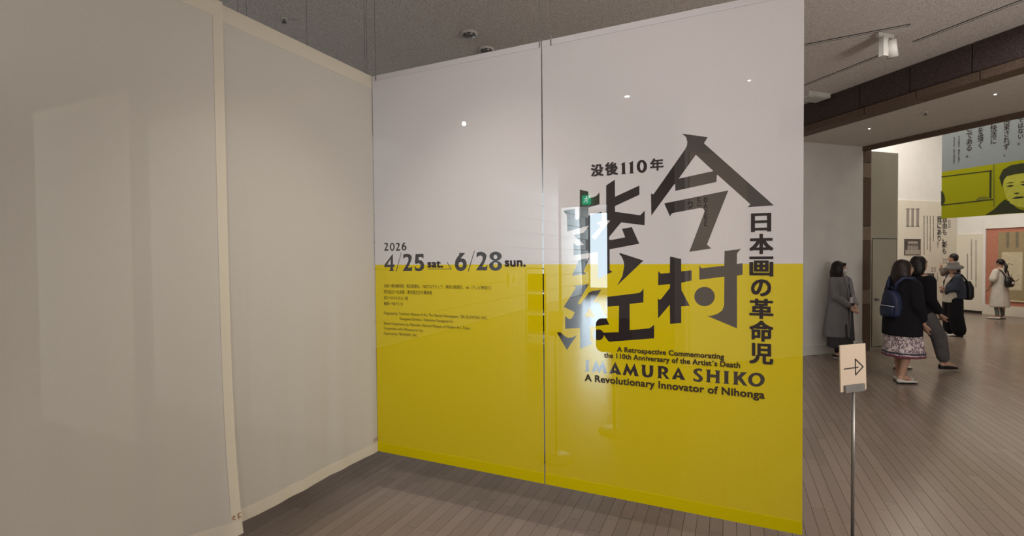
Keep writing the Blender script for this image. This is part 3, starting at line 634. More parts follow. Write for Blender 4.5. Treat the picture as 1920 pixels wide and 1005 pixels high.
# ------------------------------------------------------------------ gallery fittings
def gal(px, py): return on_pl(px, py, Q, B)      # on the text wall
gd = -B*.004
gt = empty('wall_text', gal(1740, 450)+gd, 0, 'dark chapter heading lettering on the cream gallery wall', 'wall text')
def gtext(s, x0, y0, x1, y1, m, root, bold=.01, d=gd):
    a = gal(x0, y1); b = gal(x1, y1); t = gal(x0, y0); return fit_text(s, a+d, A, Z, (b-a).length, t.z-a.z, m, root, bold)
def glyph_III():
    mb = MB()
    for cx in (1702, 1711, 1720.5):
        a = gal(cx, 408)+gd; hh = gal(cx, 391).z-gal(cx, 425).z; c = Vector((a.x, a.y, (gal(cx, 391).z+gal(cx, 425).z)/2))
        mb.box(c, A*.05, B*.001, Z*hh/2)
        for s_ in (-1, 1): mb.box(c+Z*(hh/2*s_-.012*s_), A*.075, B*.001, Z*.012)
    mb.out('numeral', MT['grey_print'], gt)
glyph_III()
gtext(vert('自由も、新も'), 1766, 405, 1775, 476, MT['ink'], gt, .02); gtext(vert('我にあり！'), 1756, 405, 1765, 464, MT['ink'], gt, .02)
gtext('第三章', 1777.5, 411, 1782, 428, MT['grey_print'], gt)
bpy.data.objects[-1] if False else None
gtext('32', 1767, 485, 1776, 494, MT['grey_print'], gt); gtext('33', 1745.5, 501, 1754, 510, MT['grey_print'], gt)
def faux_column(root, x, y0, y1, cell, pfun, ux, nn, m):
    mb = MB(); y = y0
    while y < y1:
        for k in range(3):
            p = pfun(x, y+k*cell*.28); mb.box(p+nn*.003, ux*random.uniform(.008, .018), nn*.0006, Z*.004)
        p = pfun(x, y+cell*.3); mb.box(p+nn*.003, ux*.003, nn*.0006, Z*random.uniform(.01, .02)); y += cell
    mb.out('fine_print', m, root)['kind'] = 'stuff'
for x, y1 in ((1732.5, 478), (1738.5, 466), (1744, 470), (1750, 452)): faux_column(gt, x, 405, y1, 3.2, gal, A, -B, MT['ink'])
faux_column(gt, 1757.5, 512, 526, 2.6, gal, A, -B, MT['grey_print'])
def gphoto(x0, y0, x1, y1, label):
    a = gal(x0, y1); b = gal(x1, y1); t = gal(x0, y0); w = (b-a).length; h = t.z-a.z
    r = empty('framed_photograph', a+A*w/2-B*.01, 0, label, 'photograph'); c = a+A*w/2+Z*h/2
    MB().box(c-B*.008, A*w/2, B*.008, Z*h/2).out('board', MT['photo_dark'], r)
    mb = MB()
    mb.box(c-B*.017-Z*h*.33, A*w*.46, B*.001, Z*h*.14); mb.box(c-B*.017+Z*h*.27, A*w*.3, B*.001, Z*h*.08)
    mb.out('light_areas', MT['photo_light'], r); mb = MB()
    for k in range(7):
        q = c+A*(w*(-.3+.1*k))-B*.019; mb.vloft([(q.x, q.y, q.z-h*.2, .015, .001), (q.x, q.y, q.z+h*.02, .02, .001), (q.x, q.y, q.z+h*.06, .006, .001), (q.x, q.y, q.z+h*.1, .01, .001), (q.x, q.y, q.z+h*.14, .004, .001)], 8)
    mb.out('printed_figures', MT['photo_light'], r)
gphoto(1695, 448, 1725, 478, 'old black and white group photograph below the grey numeral on the wall')
gphoto(1729, 513, 1750, 544, 'old black and white photograph behind the two women, lower on the text wall')
# side wall text
def gs(px, py): return on_pl(px, py, Q, A)
tx = empty('wall_text', gs(1822, 520)-A*.01, 0, 'pale columns of small text on the panel left of the showcase', 'wall text')
for x, y0, y1, c_ in ((1830, 450, 538, 3.2), (1821.5, 449, 523, 3.2), (1814, 476, 525, 2.6)): faux_column(tx, x, y0, y1, c_, gs, B, -A, MT['grey_print'])
# showcase with pink back and hanging scroll
def gsb(px, py): v = gs(px, py); return line_ab(v)[1], v.z
b_l, zt_ = gsb(1849.5, 429); _, zb_ = gsb(1849.5, 571); b_r = b_l-5
sc = empty('showcase', ab(qa-.02, b_l-2.5), 0, 'wall showcase with a salmon cloth back and cream surround in the gallery', 'showcase')
wall_ab('plinth', qa-.03, qa+.03, b_r, qb-.63, 0, zb_, MT['wall_cream'], sc)
wall_ab('side_post', qa-.03, qa+.03, b_l, qb-.63, zb_, zt_, MT['wall_white'], sc)
wall_ab('header', qa-.03, qa+.03, b_r, qb-.63, zt_, zt_+.45, MT['wall_white'], sc)
wall_ab('back_cloth', qa+.01, qa+.03, b_r, b_l, zb_, zt_, MT['pink'], sc)
def scroll(xl, xr, yt, yb, yp0, yp1, label):
    b0_, z1 = gsb(xl, yt); b1_, _ = gsb(xr, yt); z0 = gsb(xl, yb)[1]; r = empty('hanging_scroll', ab(qa-.005, (b0_+b1_)/2, z0), 0, label, 'scroll')
    wall_ab('mount', qa-.004, qa+.002, b1_, b0_, z0, z1, MT['scroll_mount'], r)
    iz1 = gsb(xl, yp0)[1]; iz0 = gsb(xl, yp1)[1]; m_ = (b0_-b1_)*.14
    wall_ab('painting', qa-.008, qa-.004, b1_+m_, b0_-m_, iz0, iz1, MT['scroll_paper'], r)
    for f_ in (.33, .66):
        bb = b1_+(b0_-b1_)*f_; wall_ab('ribbon', qa-.007, qa-.004, bb-.03, bb+.03, iz1+.12, z1, MT['scroll_ink'], r)
    mb = MB(); bc = (b0_+b1_)/2; W_ = (b0_-b1_)
    for (x0, z0_, x1, z1_) in ((.3, .62, .1, .7), (.1, .7, -.05, .66), (.28, .2, .05, .3), (.05, .3, -.15, .24), (.05, .3, .0, .42), (-.15, .24, -.25, .3)):
        mb.tube([ab(qa-.0095, bc+x0*W_, iz0+z0_*(iz1-iz0)), ab(qa-.0095, bc+x1*W_, iz0+z1_*(iz1-iz0))], .008, 5)
    mb.out('brushwork', MT['scroll_ink'], r)
    MB().tube([ab(qa-.01, b1_-.03, z0), ab(qa-.01, b0_+.03, z0)], .022, 10).out('roller', MT['scroll_paper'], r, True)
scroll(1872, 1926, 436, 563, 473, 543, 'hanging scroll painting on the salmon showcase wall beside the woman in white')
# the big hanging banner in the gallery
HB = at_y(1765, 410, 10.0); hbn = A
def hp(x, y): return on_pl(x, y, HB, A)
hz0 = hp(1765, 410).z; hz1 = hp(1765, 322.5).z; hb0 = line_ab(HB)[1]; hbw = 3.4; ha = line_ab(HB)[0]
hb = empty('hanging_banner', ab(ha, hb0-hbw/2, hz0), 0, 'grey-blue and lime hanging banner with a quotation and a portrait in the gallery', 'banner')
wall_ab('lime_print', ha, ha+.004, hb0-hbw, hb0, hz0, hz1, MT['lime_banner'], hb)
wall_ab('text_print', ha, ha+.004, hb0-hbw, hb0, hz1, 5.4, MT['blue_banner'], hb)
MB().tube([ab(ha, hb0, 5.41), ab(ha, hb0-hbw, 5.41)], .015, 8).out('top_rod', MT['metal'], hb)
for k in (.1, 1.7, 3.3): MB().tube([ab(ha, hb0-k, 5.4), ab(ha, hb0-k, 6.0)], .003, 6).out('wire', MT['wire'], hb)
def hcol(s, x0, x1, y0, y1, bold=.015, m='ink'):
    a = hp(x0, y1)-A*.004; b = hp(x1, y1); t = hp(x0, y0); fit_text(vert(s), a, -B, Z, abs((b-a).dot(B)), t.z-a.z, MT[m], hb, bold)
hcol('はそういう意味ではない。', 1908, 1919, 150, 272); hcol('何ものにも拘束されず、', 1881, 1893, 160, 294); hcol('のびのびに、快活に', 1856.5, 1869, 165, 271)
hcol('自分の絵を描く', 1833, 1844, 185, 280); hcol('ということである。', 1811, 1823, 190, 296)
hcol('今村紫紅「暢気に描け」', 1796, 1799.5, 255, 310, .01); hcol('大正二年四月', 1787, 1790.5, 256, 307, .01)
def hpoly(name, pts, m, d=.003):
    V = [hp(x, y)-A*d for x, y in pts]; V += [v-A*.001 for v in V]; n = len(pts)
    return raw(name, V, [tuple(range(n)), tuple(range(2*n-1, n-1, -1))]+[(i, n+i, n+(i+1) % n, (i+1) % n) for i in range(n)], MT[m], hb)
Z2 = lambda pts: [(1740+x/4.19, 180+y/4.19) for x, y in pts]
hpoly('frame_line', Z2([(106, 632), (505, 582), (505, 590), (106, 640)]), 'lime_dark'); hpoly('frame_line', Z2([(485, 588), (500, 586), (498, 802), (483, 804)]), 'lime_dark')
hpoly('frame_line', Z2([(106, 854), (515, 808), (515, 816), (106, 862)]), 'lime_dark'); hpoly('frame_line', Z2([(512, 540), (522, 538), (524, 870), (514, 872)]), 'lime_mid')
hpoly('side_figure', Z2([(103, 745), (118, 755), (132, 790), (134, 825), (120, 850), (103, 858)]), 'lime_dark'); hpoly('desk_items', Z2([(370, 820), (400, 795), (440, 788), (470, 795), (475, 808), (400, 822)]), 'lime_mid')
hpoly('jacket', Z2([(452, 935), (520, 890), (560, 850), (605, 812), (640, 830), (700, 880), (760, 900), (830, 880), (900, 830), (960, 890), (960, 930), (754, 915), (600, 925)]), 'lime_dark', .004)
hpoly('face', Z2([(590, 700), (600, 640), (650, 600), (720, 590), (800, 590), (860, 620), (880, 690), (870, 780), (830, 850), (770, 880), (700, 868), (650, 845), (612, 790)]), 'lime_light', .006)
hpoly('hair', Z2([(585, 715), (562, 640), (590, 580), (650, 545), (740, 528), (830, 545), (890, 590), (905, 660), (880, 700), (866, 640), (800, 600), (700, 612), (620, 630), (598, 660)]), 'lime_dark', .008)
for pts in ([(615, 712), (650, 698), (680, 700), (655, 714)], [(725, 695), (765, 688), (790, 694), (760, 706)], [(672, 765), (700, 758), (725, 762), (700, 772)], [(655, 805), (700, 790), (765, 788), (740, 802), (690, 808)], [(610, 690), (650, 676), (682, 680), (650, 684)], [(722, 676), (765, 668), (795, 674), (760, 680)]):
    hpoly('facial_feature', Z2(pts), 'lime_dark', .0085)

# ------------------------------------------------------------------ people
SK = {k: paint(*v) for k, v in dict(skin=('skin', (.44, .26, .19), .5, .04), hair=('black_hair', (.013, .010, .010), .45, .3, 60, .3), brownhair=('dark_brown_hair', (.02, .013, .011), .45, .3, 60, .3),
      grey=('grey_coat', (.20, .195, .205), .9, .05), skirt=('dark_skirt', (.055, .055, .06), .9, .1), black=('black_knit', (.005, .005, .008), .95, .1), trouser=('grey_trousers', (.09, .085, .09), .9, .1),
      navy=('navy_cloth', (.035, .042, .065), .9, .1), cream=('cream_shirt', (.50, .46, .41), .9, .05), white=('white_dress', (.58, .54, .48), .9, .05), shoe=('white_shoe', (.6, .57, .53), .6),
      blackshoe=('black_shoe', (.012, .012, .014), .4), blue=('blue_nylon', (.014, .02, .055), .55, .15), sock=('grey_sock', (.13, .14, .13), .9), brown=('brown_jacket', (.10, .075, .065), .9, .1), hat=('grey_hat', (.13, .125, .125), .9, .1), mask=('white_mask', (.6, .6, .6), .9), wine=('wine_print', (.16, .045, .07), .9, .1)).items()}
def floral():
    m, t, p = mat('floral_skirt'); tc = N(t, 'ShaderNodeTexCoord'); v = N(t, 'ShaderNodeTexVoronoi'); v.inputs['Scale'].default_value = 15; v.feature = 'DISTANCE_TO_EDGE'
    nz = N(t, 'ShaderNodeTexNoise'); nz.inputs['Scale'].default_value = 24
    ad = N(t, 'ShaderNodeMixRGB'); ad.inputs[0].default_value = .12; t.links.new(tc.outputs['Object'], ad.inputs[1]); t.links.new(nz.outputs['Color'], ad.inputs[2]); t.links.new(ad.outputs[0], v.inputs['Vector'])
    cr = N(t, 'ShaderNodeValToRGB'); e = cr.color_ramp.elements; e[0].position = .07; e[1].position = .12; e[0].color = (.12, .07, .10, 1); e[1].color = (.66, .58, .58, 1)
    t.links.new(v.outputs['Distance'], cr.inputs[0]); t.links.new(cr.outputs[0], p.inputs['Base Color']); p.inputs['Roughness'].default_value = .9; return m
SK['floral'] = floral()
def blob(name, mb, m, parent, voxel=.012, smooth=4):
    """unite overlapping solids (parent's local coordinates) into one smooth surface"""
    me = bpy.data.meshes.new(name); me.from_pydata([tuple(v) for v in mb.v], [], mb.f)
    o = bpy.data.objects.new(name, me); COL.objects.link(o); me.update()
    b = bmesh.new(); b.from_mesh(me); bmesh.ops.recalc_face_normals(b, faces=b.faces); b.to_mesh(me); b.free()
    r = o.modifiers.new('r', 'REMESH'); r.mode = 'VOXEL'; r.voxel_size = voxel
    s = o.modifiers.new('s', 'SMOOTH'); s.iterations = smooth; s.factor = .5
    dg = bpy.context.evaluated_depsgraph_get(); me2 = bpy.data.meshes.new_from_object(o.evaluated_get(dg)); bpy.data.objects.remove(o); bpy.data.meshes.remove(me)
    return link(name, me2, m, parent, True)
def loc_out(mb, name, m, parent, smooth=True):
    me = bpy.data.meshes.new(name); me.from_pydata([tuple(v) for v in mb.v], [], mb.f); me.update(); return link(name, me, m, parent, smooth)
def head_rot(hy, hp_=0): return Matrix.Rotation(hy, 3, 'Z') @ Matrix.Rotation(hp_, 3, 'X')
def figure(label, pos, face, H, arms, legs, hy=0, hp_=0, lean=(0, 0), vox=.010, hands=True):
    """front of the body is local -Y. arms: (shoulder, elbow, wrist, hand tip); legs: (hip, knee, ankle, toe)"""
    root = empty('person', pos, face, label, 'person'); k = H/1.6; mb = MB(); lx, ly = lean
    def L(z): return (lx*z/H, ly*z/H)
    rows = []
    for z, a, b in ((.74, .06, .05), (.78, .12, .09), (.84, .165, .115), (.93, .155, .11), (1.02, .125, .09), (1.12, .135, .1), (1.22, .155, .11), (1.29, .165, .095), (1.33, .13, .075), (1.355, .07, .06)):
        x, y = L(z*k); rows.append((x, y, z*k, a*k, b*k))
    mb.vloft(rows, 16); nx_, ny_ = L(1.36*k); hx, hyy = L(1.48*k)
    mb.tube([(nx_, ny_+.01, 1.30*k), (hx, hyy-.0, 1.42*k)], [.058*k, .05*k], 12)
    R = head_rot(hy, hp_); hc = Vector((hx, hyy-.01, 1.485*k))
    def hpnt(x, y, z): return hc + R @ (Vector((x, y, z))*k)
    mb.ell(hpnt(0, .01, .015), .072*k, .092*k, .098*k, rot=R); mb.ell(hpnt(0, -.028, -.045), .052*k, .055*k, .06*k, rot=R); mb.ell(hpnt(0, -.05, -.085), .026*k, .026*k, .024*k, rot=R)
    mb.tube([hpnt(0, -.082, .012), hpnt(0, -.104, -.022), hpnt(0, -.088, -.032)], [.008*k, .013*k, .012*k], 8, round_=True)
    for s_ in (-1, 1):
        mb.ell(hpnt(.073*s_, .012, -.005), .010*k, .02*k, .03*k, 8, 6, rot=R); mb.ell(hpnt(.014*s_, -.085, -.03), .008*k, .01*k, .008*k, 6, 5)
    mb.tube([hpnt(-.02, -.076, -.056), hpnt(0, -.083, -.054), hpnt(.02, -.076, -.056)], [.006*k, .009*k, .006*k], 6, round_=True)
    for arm in arms:
        s, e, w, h = [Vector(q) for q in arm]
        mb.tube([s, (s+e)/2, e, (e+w)/2, w], [.052*k, .044*k, .036*k, .034*k, .024*k], 12, round_=True)
        d = (h-w).normalized(); side = d.cross(Vector((0, 1, .01))).normalized(); flat = d.cross(side); palm = w+d*.055*k
        mb.add(*_palm(w, d, side, flat, k))
        if hands:
            for i, (o_, ln, cu) in enumerate(((-.030, .058, .2), (-.010, .07, .25), (.010, .066, .32), (.029, .052, .4))):
                b0 = w+d*.085*k+side*o_*k; b1 = b0+(d*cos(cu)+flat*sin(cu))*ln*.55*k; b2 = b1+(d*cos(cu*2.6)+flat*sin(cu*2.6))*ln*.5*k
                mb.tube([b0-d*.02*k, b0, b1, b2], [.0095*k, .0095*k, .009*k, .0075*k], 7, round_=True)
            tb_ = w+d*.03*k-side*.03*k; mb.tube([tb_, tb_+(d*.6-side*.6+flat*.3).normalized()*.035*k, tb_+(d*.9-side*.35+flat*.4).normalized()*.065*k], [.013*k, .011*k, .009*k], 7, round_=True)
    for leg in legs:
        h_, kn, an, toe = [Vector(q) for q in leg]
        mb.tube([h_, (h_+kn)/2, kn, kn*.6+an*.4+Vector((0, .012, 0)), an], [.078*k, .068*k, .050*k, .050*k, .032*k], 14, round_=True)
        mb.tube([an+Vector((0, .02, -.03))*k, (an+toe)/2, toe], [.034*k, .03*k, .022*k], 10, round_=True)
    blob('body', mb, SK['skin'], root, vox, 3)
    for s_ in (-1, 1):
        e_ = MB().ell(hpnt(.03*s_, -.074, .012), .012*k, .008*k, .007*k, 8, 6, rot=R); loc_out(e_, 'eye', SK['mask'], root)
        loc_out(MB().ell(hpnt(.03*s_, -.081, .012), .005*k, .003*k, .005*k, 8, 6, rot=R), 'iris', SK['hair'], root)
        loc_out(MB().tube([hpnt(.014*s_, -.083, .032), hpnt(.03*s_, -.083, .038), hpnt(.046*s_, -.072, .032)], .0035*k, 6), 'eyebrow', SK['hair'], root)
    return root, hpnt, k, R
def _palm(w, d, side, flat, k):
    m = MB(); rs = []
    for t, a, b in ((0, .022, .018), (.02, .03, .018), (.055, .042, .017), (.085, .044, .015), (.1, .036, .01)):
        rs.append([w+d*t*k+side*(a*k*cos(2*pi*j/12))+flat*(b*k*sin(2*pi*j/12)) for j in range(12)])
    m.rings(rs); return m.v, m.f
def shoe(root, an, toe, m, k=1, open_=False, name='shoe'):
    an, toe = Vector(an), Vector(toe); d = Vector((toe.x-an.x, toe.y-an.y, 0)).normalized(); s = Vector((-d.y, d.x, 0)); base = min(an.z-.085*k, toe.z-.03*k); heel = Vector((an.x, an.y, 0))-d*.055*k; rs = []
    pitch = 0
    for t, w, h in ((0, .026, .06), (.03, .034, .07), (.1, .036, .055 if not open_ else .035), (.17, .043, .045), (.22, .038, .035), (.255, .018, .022)):
        c = heel+d*t*k+Z*base; rs.append([c+s*(w*k*cos(2*pi*j/12))+Z*(max(0, h*k/2+h*k/2*sin(2*pi*j/12))) for j in range(12)])
    o = loc_out(MB().rings(rs), name, m, root); sm_ = MB()
    sm_.rings([[heel+d*(.125*k)+d*(.14*k*cos(2*pi*j/16))+s*((.043-.006*cos(2*pi*j/16)*0)*k*sin(2*pi*j/16))+Z*(base+z_) for j in range(16)] for z_ in (0, .014*k)])
    loc_out(sm_, 'sole', SK['blackshoe'] if m != SK['blackshoe'] else SK['shoe'] if open_ else SK['blackshoe'], o); return o
def cloth(name, root, m, lofts=(), tubes=(), vox=.014, sm_=5):
    mb = MB()
    for l in lofts: mb.vloft(l, 36)
    for P, Rr in tubes: mb.tube(P, Rr, 14, round_=True)
    return blob(name, mb, m, root, vox, sm_)
def face_to(dx, dy): return math.atan2(dx, -dy)   # rotation that turns local -Y to (dx,dy)

# --- attendant in the grey coat
p = on_z(1575, 670, 0); p.z = 0; r, hpt, k, R = figure('person in a long grey coat and white face mask standing against the entrance wall', p, face_to(.42, -.91), 1.57,
    [((-.165, 0, 1.25), (-.19, -.05, .99), (-.05, -.19, .86), (-.0, -.22, .78)), ((.165, 0, 1.25), (.2, -.04, .99), (.06, -.2, .87), (.02, -.23, .79))],
    [((-.08, 0, .8), (-.08, -.02, .44), (-.08, 0, .085), (-.09, -.13, .03)), ((.08, 0, .8), (.08, -.02, .44), (.08, .0, .085), (.09, -.13, .03))], hy=.8, lean=(0, .02))
cloth('skirt', r, SK['skirt'], [[(0, 0, .17, .21, .17, .05), (0, 0, .5, .2, .15, .03), (0, 0, .95, .15, .11)]])
cloth('coat', r, SK['grey'], [[(0, .035, .34, .235, .2, .03, 7), (0, .03, .6, .225, .175, .02, 7), (0, .02, .9, .2, .15), (0, .01, 1.1, .185, .14), (0, .01, 1.22, .195, .13), (0, .01, 1.3, .15, .1), (0, .01, 1.35, .075, .075)]],
      [([(-.165, 0, 1.25), (-.195, -.05, .99), (-.075, -.17, .875)], [.078, .066, .052]), ([(.165, 0, 1.25), (.205, -.04, .99), (.085, -.18, .885)], [.078, .066, .052])])
c_ = MB(); 
for s_ in (-1, 1): c_.tube([(.02*s_, -.155, .36), (.015*s_, -.165, .8), (.03*s_, -.142, 1.1), (.06*s_, -.105, 1.3)], [.012, .012, .012, .014], 6)
loc_out(c_, 'lapel', SK['grey'], r)
cloth('inner_dress', r, SK['skirt'], [[(.03, -.13, .3, .06, .075), (.02, -.125, .8, .04, .055), (.0, -.09, 1.2, .02, .04)]], vox=.01)
loc_out(MB().tube([(-.05, -.06, 1.36), (-.045, -.13, 1.15), (0, -.165, .99), (.045, -.13, 1.15), (.05, -.06, 1.36)], .004, 6), 'lanyard', SK['blackshoe'], r)
loc_out(MB().box((0, -.172, .95), (.035, 0, 0), (0, .003, 0), (0, 0, .045)), 'name_badge', SK['mask'], r, False)
for s_, x in ((-1, -.07), (1, .08)): loc_out(MB().tube([(x, -.175, .885), (x*.85, -.19, .868)], .04, 12), 'cuff', SK['blackshoe'], r)
h_ = MB(); h_.ell(hpt(0, .03, .035), .088*k, .095*k, .092*k, rot=R)
for t in [i*pi/10 for i in range(-1, 12)]:
    h_.tube([hpt(.078*cos(t), .025+.075*sin(t), .03), hpt(.088*cos(t), .03+.085*sin(t), -.06), hpt(.085*cos(t), .035+.08*sin(t), -.15)], [.026*k, .03*k, .022*k], 8, round_=True)
h_.tube([hpt(-.06, -.05, .07), hpt(0, -.075, .065), hpt(.06, -.05, .07)], [.024*k]*3, 8, round_=True)
blob('hair', h_, SK['hair'], r, .011, 2)
h_ = MB(); h_.ell(hpt(0, -.045, -.045), .058*k, .062*k, .05*k, rot=R); loc_out(h_, 'face_mask', SK['mask'], r)
for x in (-.08, .08): shoe(r, (x, 0, .085), (x, -.13, .03), SK['blackshoe'], 1, True)
cloth('legging', r, SK['blackshoe'], [], [([(x, 0, .1), (x, -.01, .3)], [.04, .055]) for x in (-.08, .08)])

# --- woman with blue backpack
p = on_z(1693, 716, 0); r, hpt, k, R = figure('person with dark hair in a black cardigan and floral skirt carrying a blue backpack', p, face_to(.99, -.02), 1.60,
    [((-.17, 0, 1.27), (-.22, .0, 1.0), (-.2, -.1, .79), (-.2, -.13, .68)), ((.17, 0, 1.27), (.23, .03, 1.0), (.22, -.08, .79), (.22, -.12, .68))],
    [((-.09, 0, .8), (-.09, -.01, .46), (-.08, .08, .1), (-.08, -.05, .035)), ((.09, 0, .8), (.08, -.02, .45), (.07, .0, .1), (.07, -.13, .035))], hy=-.15, hands=True)
cloth('skirt', r, SK['floral'], [[(0, -.01, .34, .225, .22, .03), (0, 0, .6, .215, .2, .02), (0, 0, .98, .17, .13)]])
cloth('skirt_border', r, SK['wine'], [[(0, -.01, .345, .232, .227, .03), (0, -.01, .375, .231, .226, .03)]], vox=.01, sm_=1)
cloth('skirt_border', r, SK['navy'], [[(0, -.01, .39, .231, .226, .03), (0, -.01, .41, .230, .225, .03)]], vox=.01, sm_=1)
cloth('cardigan', r, SK['black'], [[(0, .02, .62, .235, .2, .02, 7), (0, .02, .85, .23, .19), (0, .01, 1.08, .205, .165), (0, .01, 1.22, .215, .15), (0, .01, 1.32, .17, .11), (0, .01, 1.37, .08, .08)]],
      [([(-.17, 0, 1.27), (-.225, .0, 1.0), (-.205, -.07, .86)], [.085, .078, .062]), ([(.17, 0, 1.27), (.235, .03, 1.0), (.225, -.05, .86)], [.085, .078, .062])])
h_ = MB(); h_.ell(hpt(0, .03, .03), .095*k, .1*k, .1*k, rot=R)
for t in [i*pi/9 for i in range(-1, 11)]: h_.tube([hpt(.075*cos(t), .03+.075*sin(t), .03), hpt(.095*cos(t), .04+.08*sin(t), -.08), hpt(.09*cos(t), .05+.07*sin(t), -.17)], [.03*k, .034*k, .02*k], 8, round_=True)
blob('hair', h_, SK['brownhair'], r, .012, 2)
bp = MB(); bp.rings([[Vector((x*1.0*s_-.02, .165+y, z)) for x, y in [(.13*cos(t)*abs(cos(t))**-.35 if abs(cos(t)) > .05 else 0, .075*sin(t)*(abs(sin(t))**-.3 if abs(sin(t)) > .05 else 1)) for t in [2*pi*(j+.5)/24 for j in range(24)]]] for z, s_ in ((.86, .8), (.89, 1.0), (1.0, 1.05), (1.1, .95), (1.17, .75), (1.21, .4))])
bkp = blob('backpack', bp, SK['blue'], r, .012, 5)
bkp.name = 'backpack_body'
pk = MB(); pk.rings([[Vector((.11*cos(t)*s_-.02, .235+.035*sin(t), z)) for t in [2*pi*j/20 for j in range(20)]] for z, s_ in ((.87, .8), (.9, 1), (.99, 1), (1.02, .85))]); loc_out(pk, 'backpack_pocket', SK['blue'], r)
loc_out(MB().tube([(-.14, .2, 1.0), (-.1, .262, 1.01), (-.02, .275, 1.012), (.06, .262, 1.01), (.1, .2, 1.0)], .0045, 6), 'zip', SK['mask'], r)
for s_ in (-1, 1): loc_out(MB().tube([(.05*s_-.02, .17, 1.19), (.07*s_, .15, 1.3), (.11*s_, .09, 1.375), (.13*s_, -.02, 1.36), (.14*s_, -.11, 1.25)], [.018, .022, .024, .024, .02], 8), 'strap', SK['blue'], r)
loc_out(MB().tube([(.1, .17, .9), (.19, .13, .98), (.225, .06, 1.07)], .014, 8), 'lower_strap', SK['wine'], r)
loc_out(MB().tube([(-.06, .17, 1.2), (-.05, .19, 1.25), (.01, .19, 1.25), (.02, .17, 1.2)], .008, 8), 'backpack_loop', SK['blue'], r)
shoe(r, (-.08, .08, .1), (-.08, -.05, .035), SK['shoe'], 1, True); shoe(r, (.07, .0, .1), (.07, -.13, .035), SK['shoe'], 1, True)

# --- companion half hidden
p = on_z(1722, 694, 0); r, hpt, k, R = figure('person in black top and dark grey trousers half hidden behind the backpack wearer', p, face_to(.99, .0), 1.65,
    [((-.17, 0, 1.3), (-.22, .03, 1.03), (-.2, -.12, .84), (-.2, -.18, .74)), ((.17, 0, 1.3), (.22, .06, 1.03), (.2, -.04, .82), (.2, -.08, .72))],
    [((-.09, 0, .83), (-.1, -.2, .5), (-.1, -.27, .13), (-.1, -.42, .07)), ((.09, 0, .83), (.09, .05, .47), (.09, .22, .13), (.09, .1, .035))], hy=.1)
cloth('trousers', r, SK['trouser'], [[(0, 0, .75, .17, .13), (0, 0, 1.0, .15, .12)]], [([(-.09, 0, .82), (-.1, -.2, .5), (-.1, -.265, .2)], [.12, .095, .075]), ([(.09, 0, .82), (.09, .05, .47), (.09, .2, .2)], [.12, .095, .075])])
cloth('top', r, SK['black'], [[(0, .01, .78, .2, .16), (0, .01, 1.08, .185, .15), (0, 0, 1.25, .2, .14), (0, 0, 1.35, .15, .1), (0, 0, 1.4, .075, .075)]],
      [([(-.17, 0, 1.3), (-.225, .03, 1.03), (-.205, -.1, .88)], [.08, .072, .055]), ([(.17, 0, 1.3), (.225, .06, 1.03), (.205, -.02, .88)], [.08, .072, .055])])
h_ = MB(); h_.ell(hpt(0, .03, .03), .088*k, .095*k, .095*k, rot=R)
for t in [i*pi/8 for i in range(0, 9)]: h_.tube([hpt(.07*cos(t), .03+.07*sin(t), .03), hpt(.08*cos(t), .04+.07*sin(t), -.07), hpt(.075*cos(t), .05+.06*sin(t), -.13)], [.028*k, .03*k, .02*k], 8, round_=True)
blob('hair', h_, SK['hair'], r, .012, 2)
shoe(r, (-.1, -.27, .13), (-.1, -.42, .07), SK['blackshoe']); shoe(r, (.09, .22, .13), (.09, .1, .035), SK['shoe'], 1, True)

# --- hat wearer
p = on_z(1787, 629, 0); r, hpt, k, R = figure('person in a grey brimmed hat, pale shirt and navy jacket with a black backpack', p, face_to(-.92, .38), 1.50,
    [((-.155, 0, 1.19), (-.19, -.05, .95), (-.07, -.16, .9), (.0, -.19, .94)), ((.155, 0, 1.19), (.19, -.04, .95), (.08, -.15, .92), (.02, -.19, .97))],
    [((-.08, 0, .75), (-.09, -.03, .42), (-.1, .0, .085), (-.1, -.12, .03)), ((.08, 0, .75), (.09, .0, .42), (.1, .06, .085), (.1, -.06, .03))], hp_=.12, vox=.012)
cloth('trousers', r, SK['black'], [[(0, 0, .68, .17, .14), (0, 0, .92, .15, .12)]], [([(-.08, 0, .74), (-.1, -.02, .42), (-.11, .0, .12)], [.125, .125, .12]), ([(.08, 0, .74), (.1, .0, .42), (.11, .05, .12)], [.125, .125, .12])])
cloth('shirt', r, SK['cream'], [[(0, -.015, .68, .19, .155, .02), (0, -.01, .95, .17, .145), (0, 0, 1.15, .17, .12), (0, 0, 1.25, .09, .07)]])
cloth('jacket', r, SK['navy'], [[(0, .055, .76, .205, .14), (0, .05, 1.0, .2, .135), (0, .03, 1.15, .19, .115), (0, .02, 1.24, .12, .085), (0, .02, 1.29, .06, .06)], [(.06, -.13, .84, .05, .03), (.09, -.12, 1.0, .09, .045), (.09, -.08, 1.1, .07, .04)]],
      [([(-.155, 0, 1.19), (-.195, -.045, .95), (-.09, -.145, .9)], [.075, .066, .05]), ([(.155, 0, 1.19), (.195, -.035, .95), (.1, -.135, .92)], [.075, .066, .05])])
cloth('backpack_body', r, SK['blackshoe'], [[(0, .22, .74, .11, .06), (0, .23, .8, .14, .085), (0, .23, 1.0, .135, .08), (0, .2, 1.12, .1, .06)]])
for s_ in (-1, 1): loc_out(MB().tube([(.08*s_, .18, 1.12), (.12*s_, .08, 1.25), (.13*s_, -.04, 1.22), (.13*s_, -.11, 1.1), (.13*s_, -.09, .92)], .017, 8), 'strap', SK['blackshoe'], r)
h_ = MB(); h_.ell(hpt(0, .025, .02), .083*k, .09*k, .085*k, rot=R); h_.ell(hpt(0, .07, -.06), .05*k, .04*k, .06*k, rot=R); blob('hair', h_, SK['hair'], r, .012, 2)
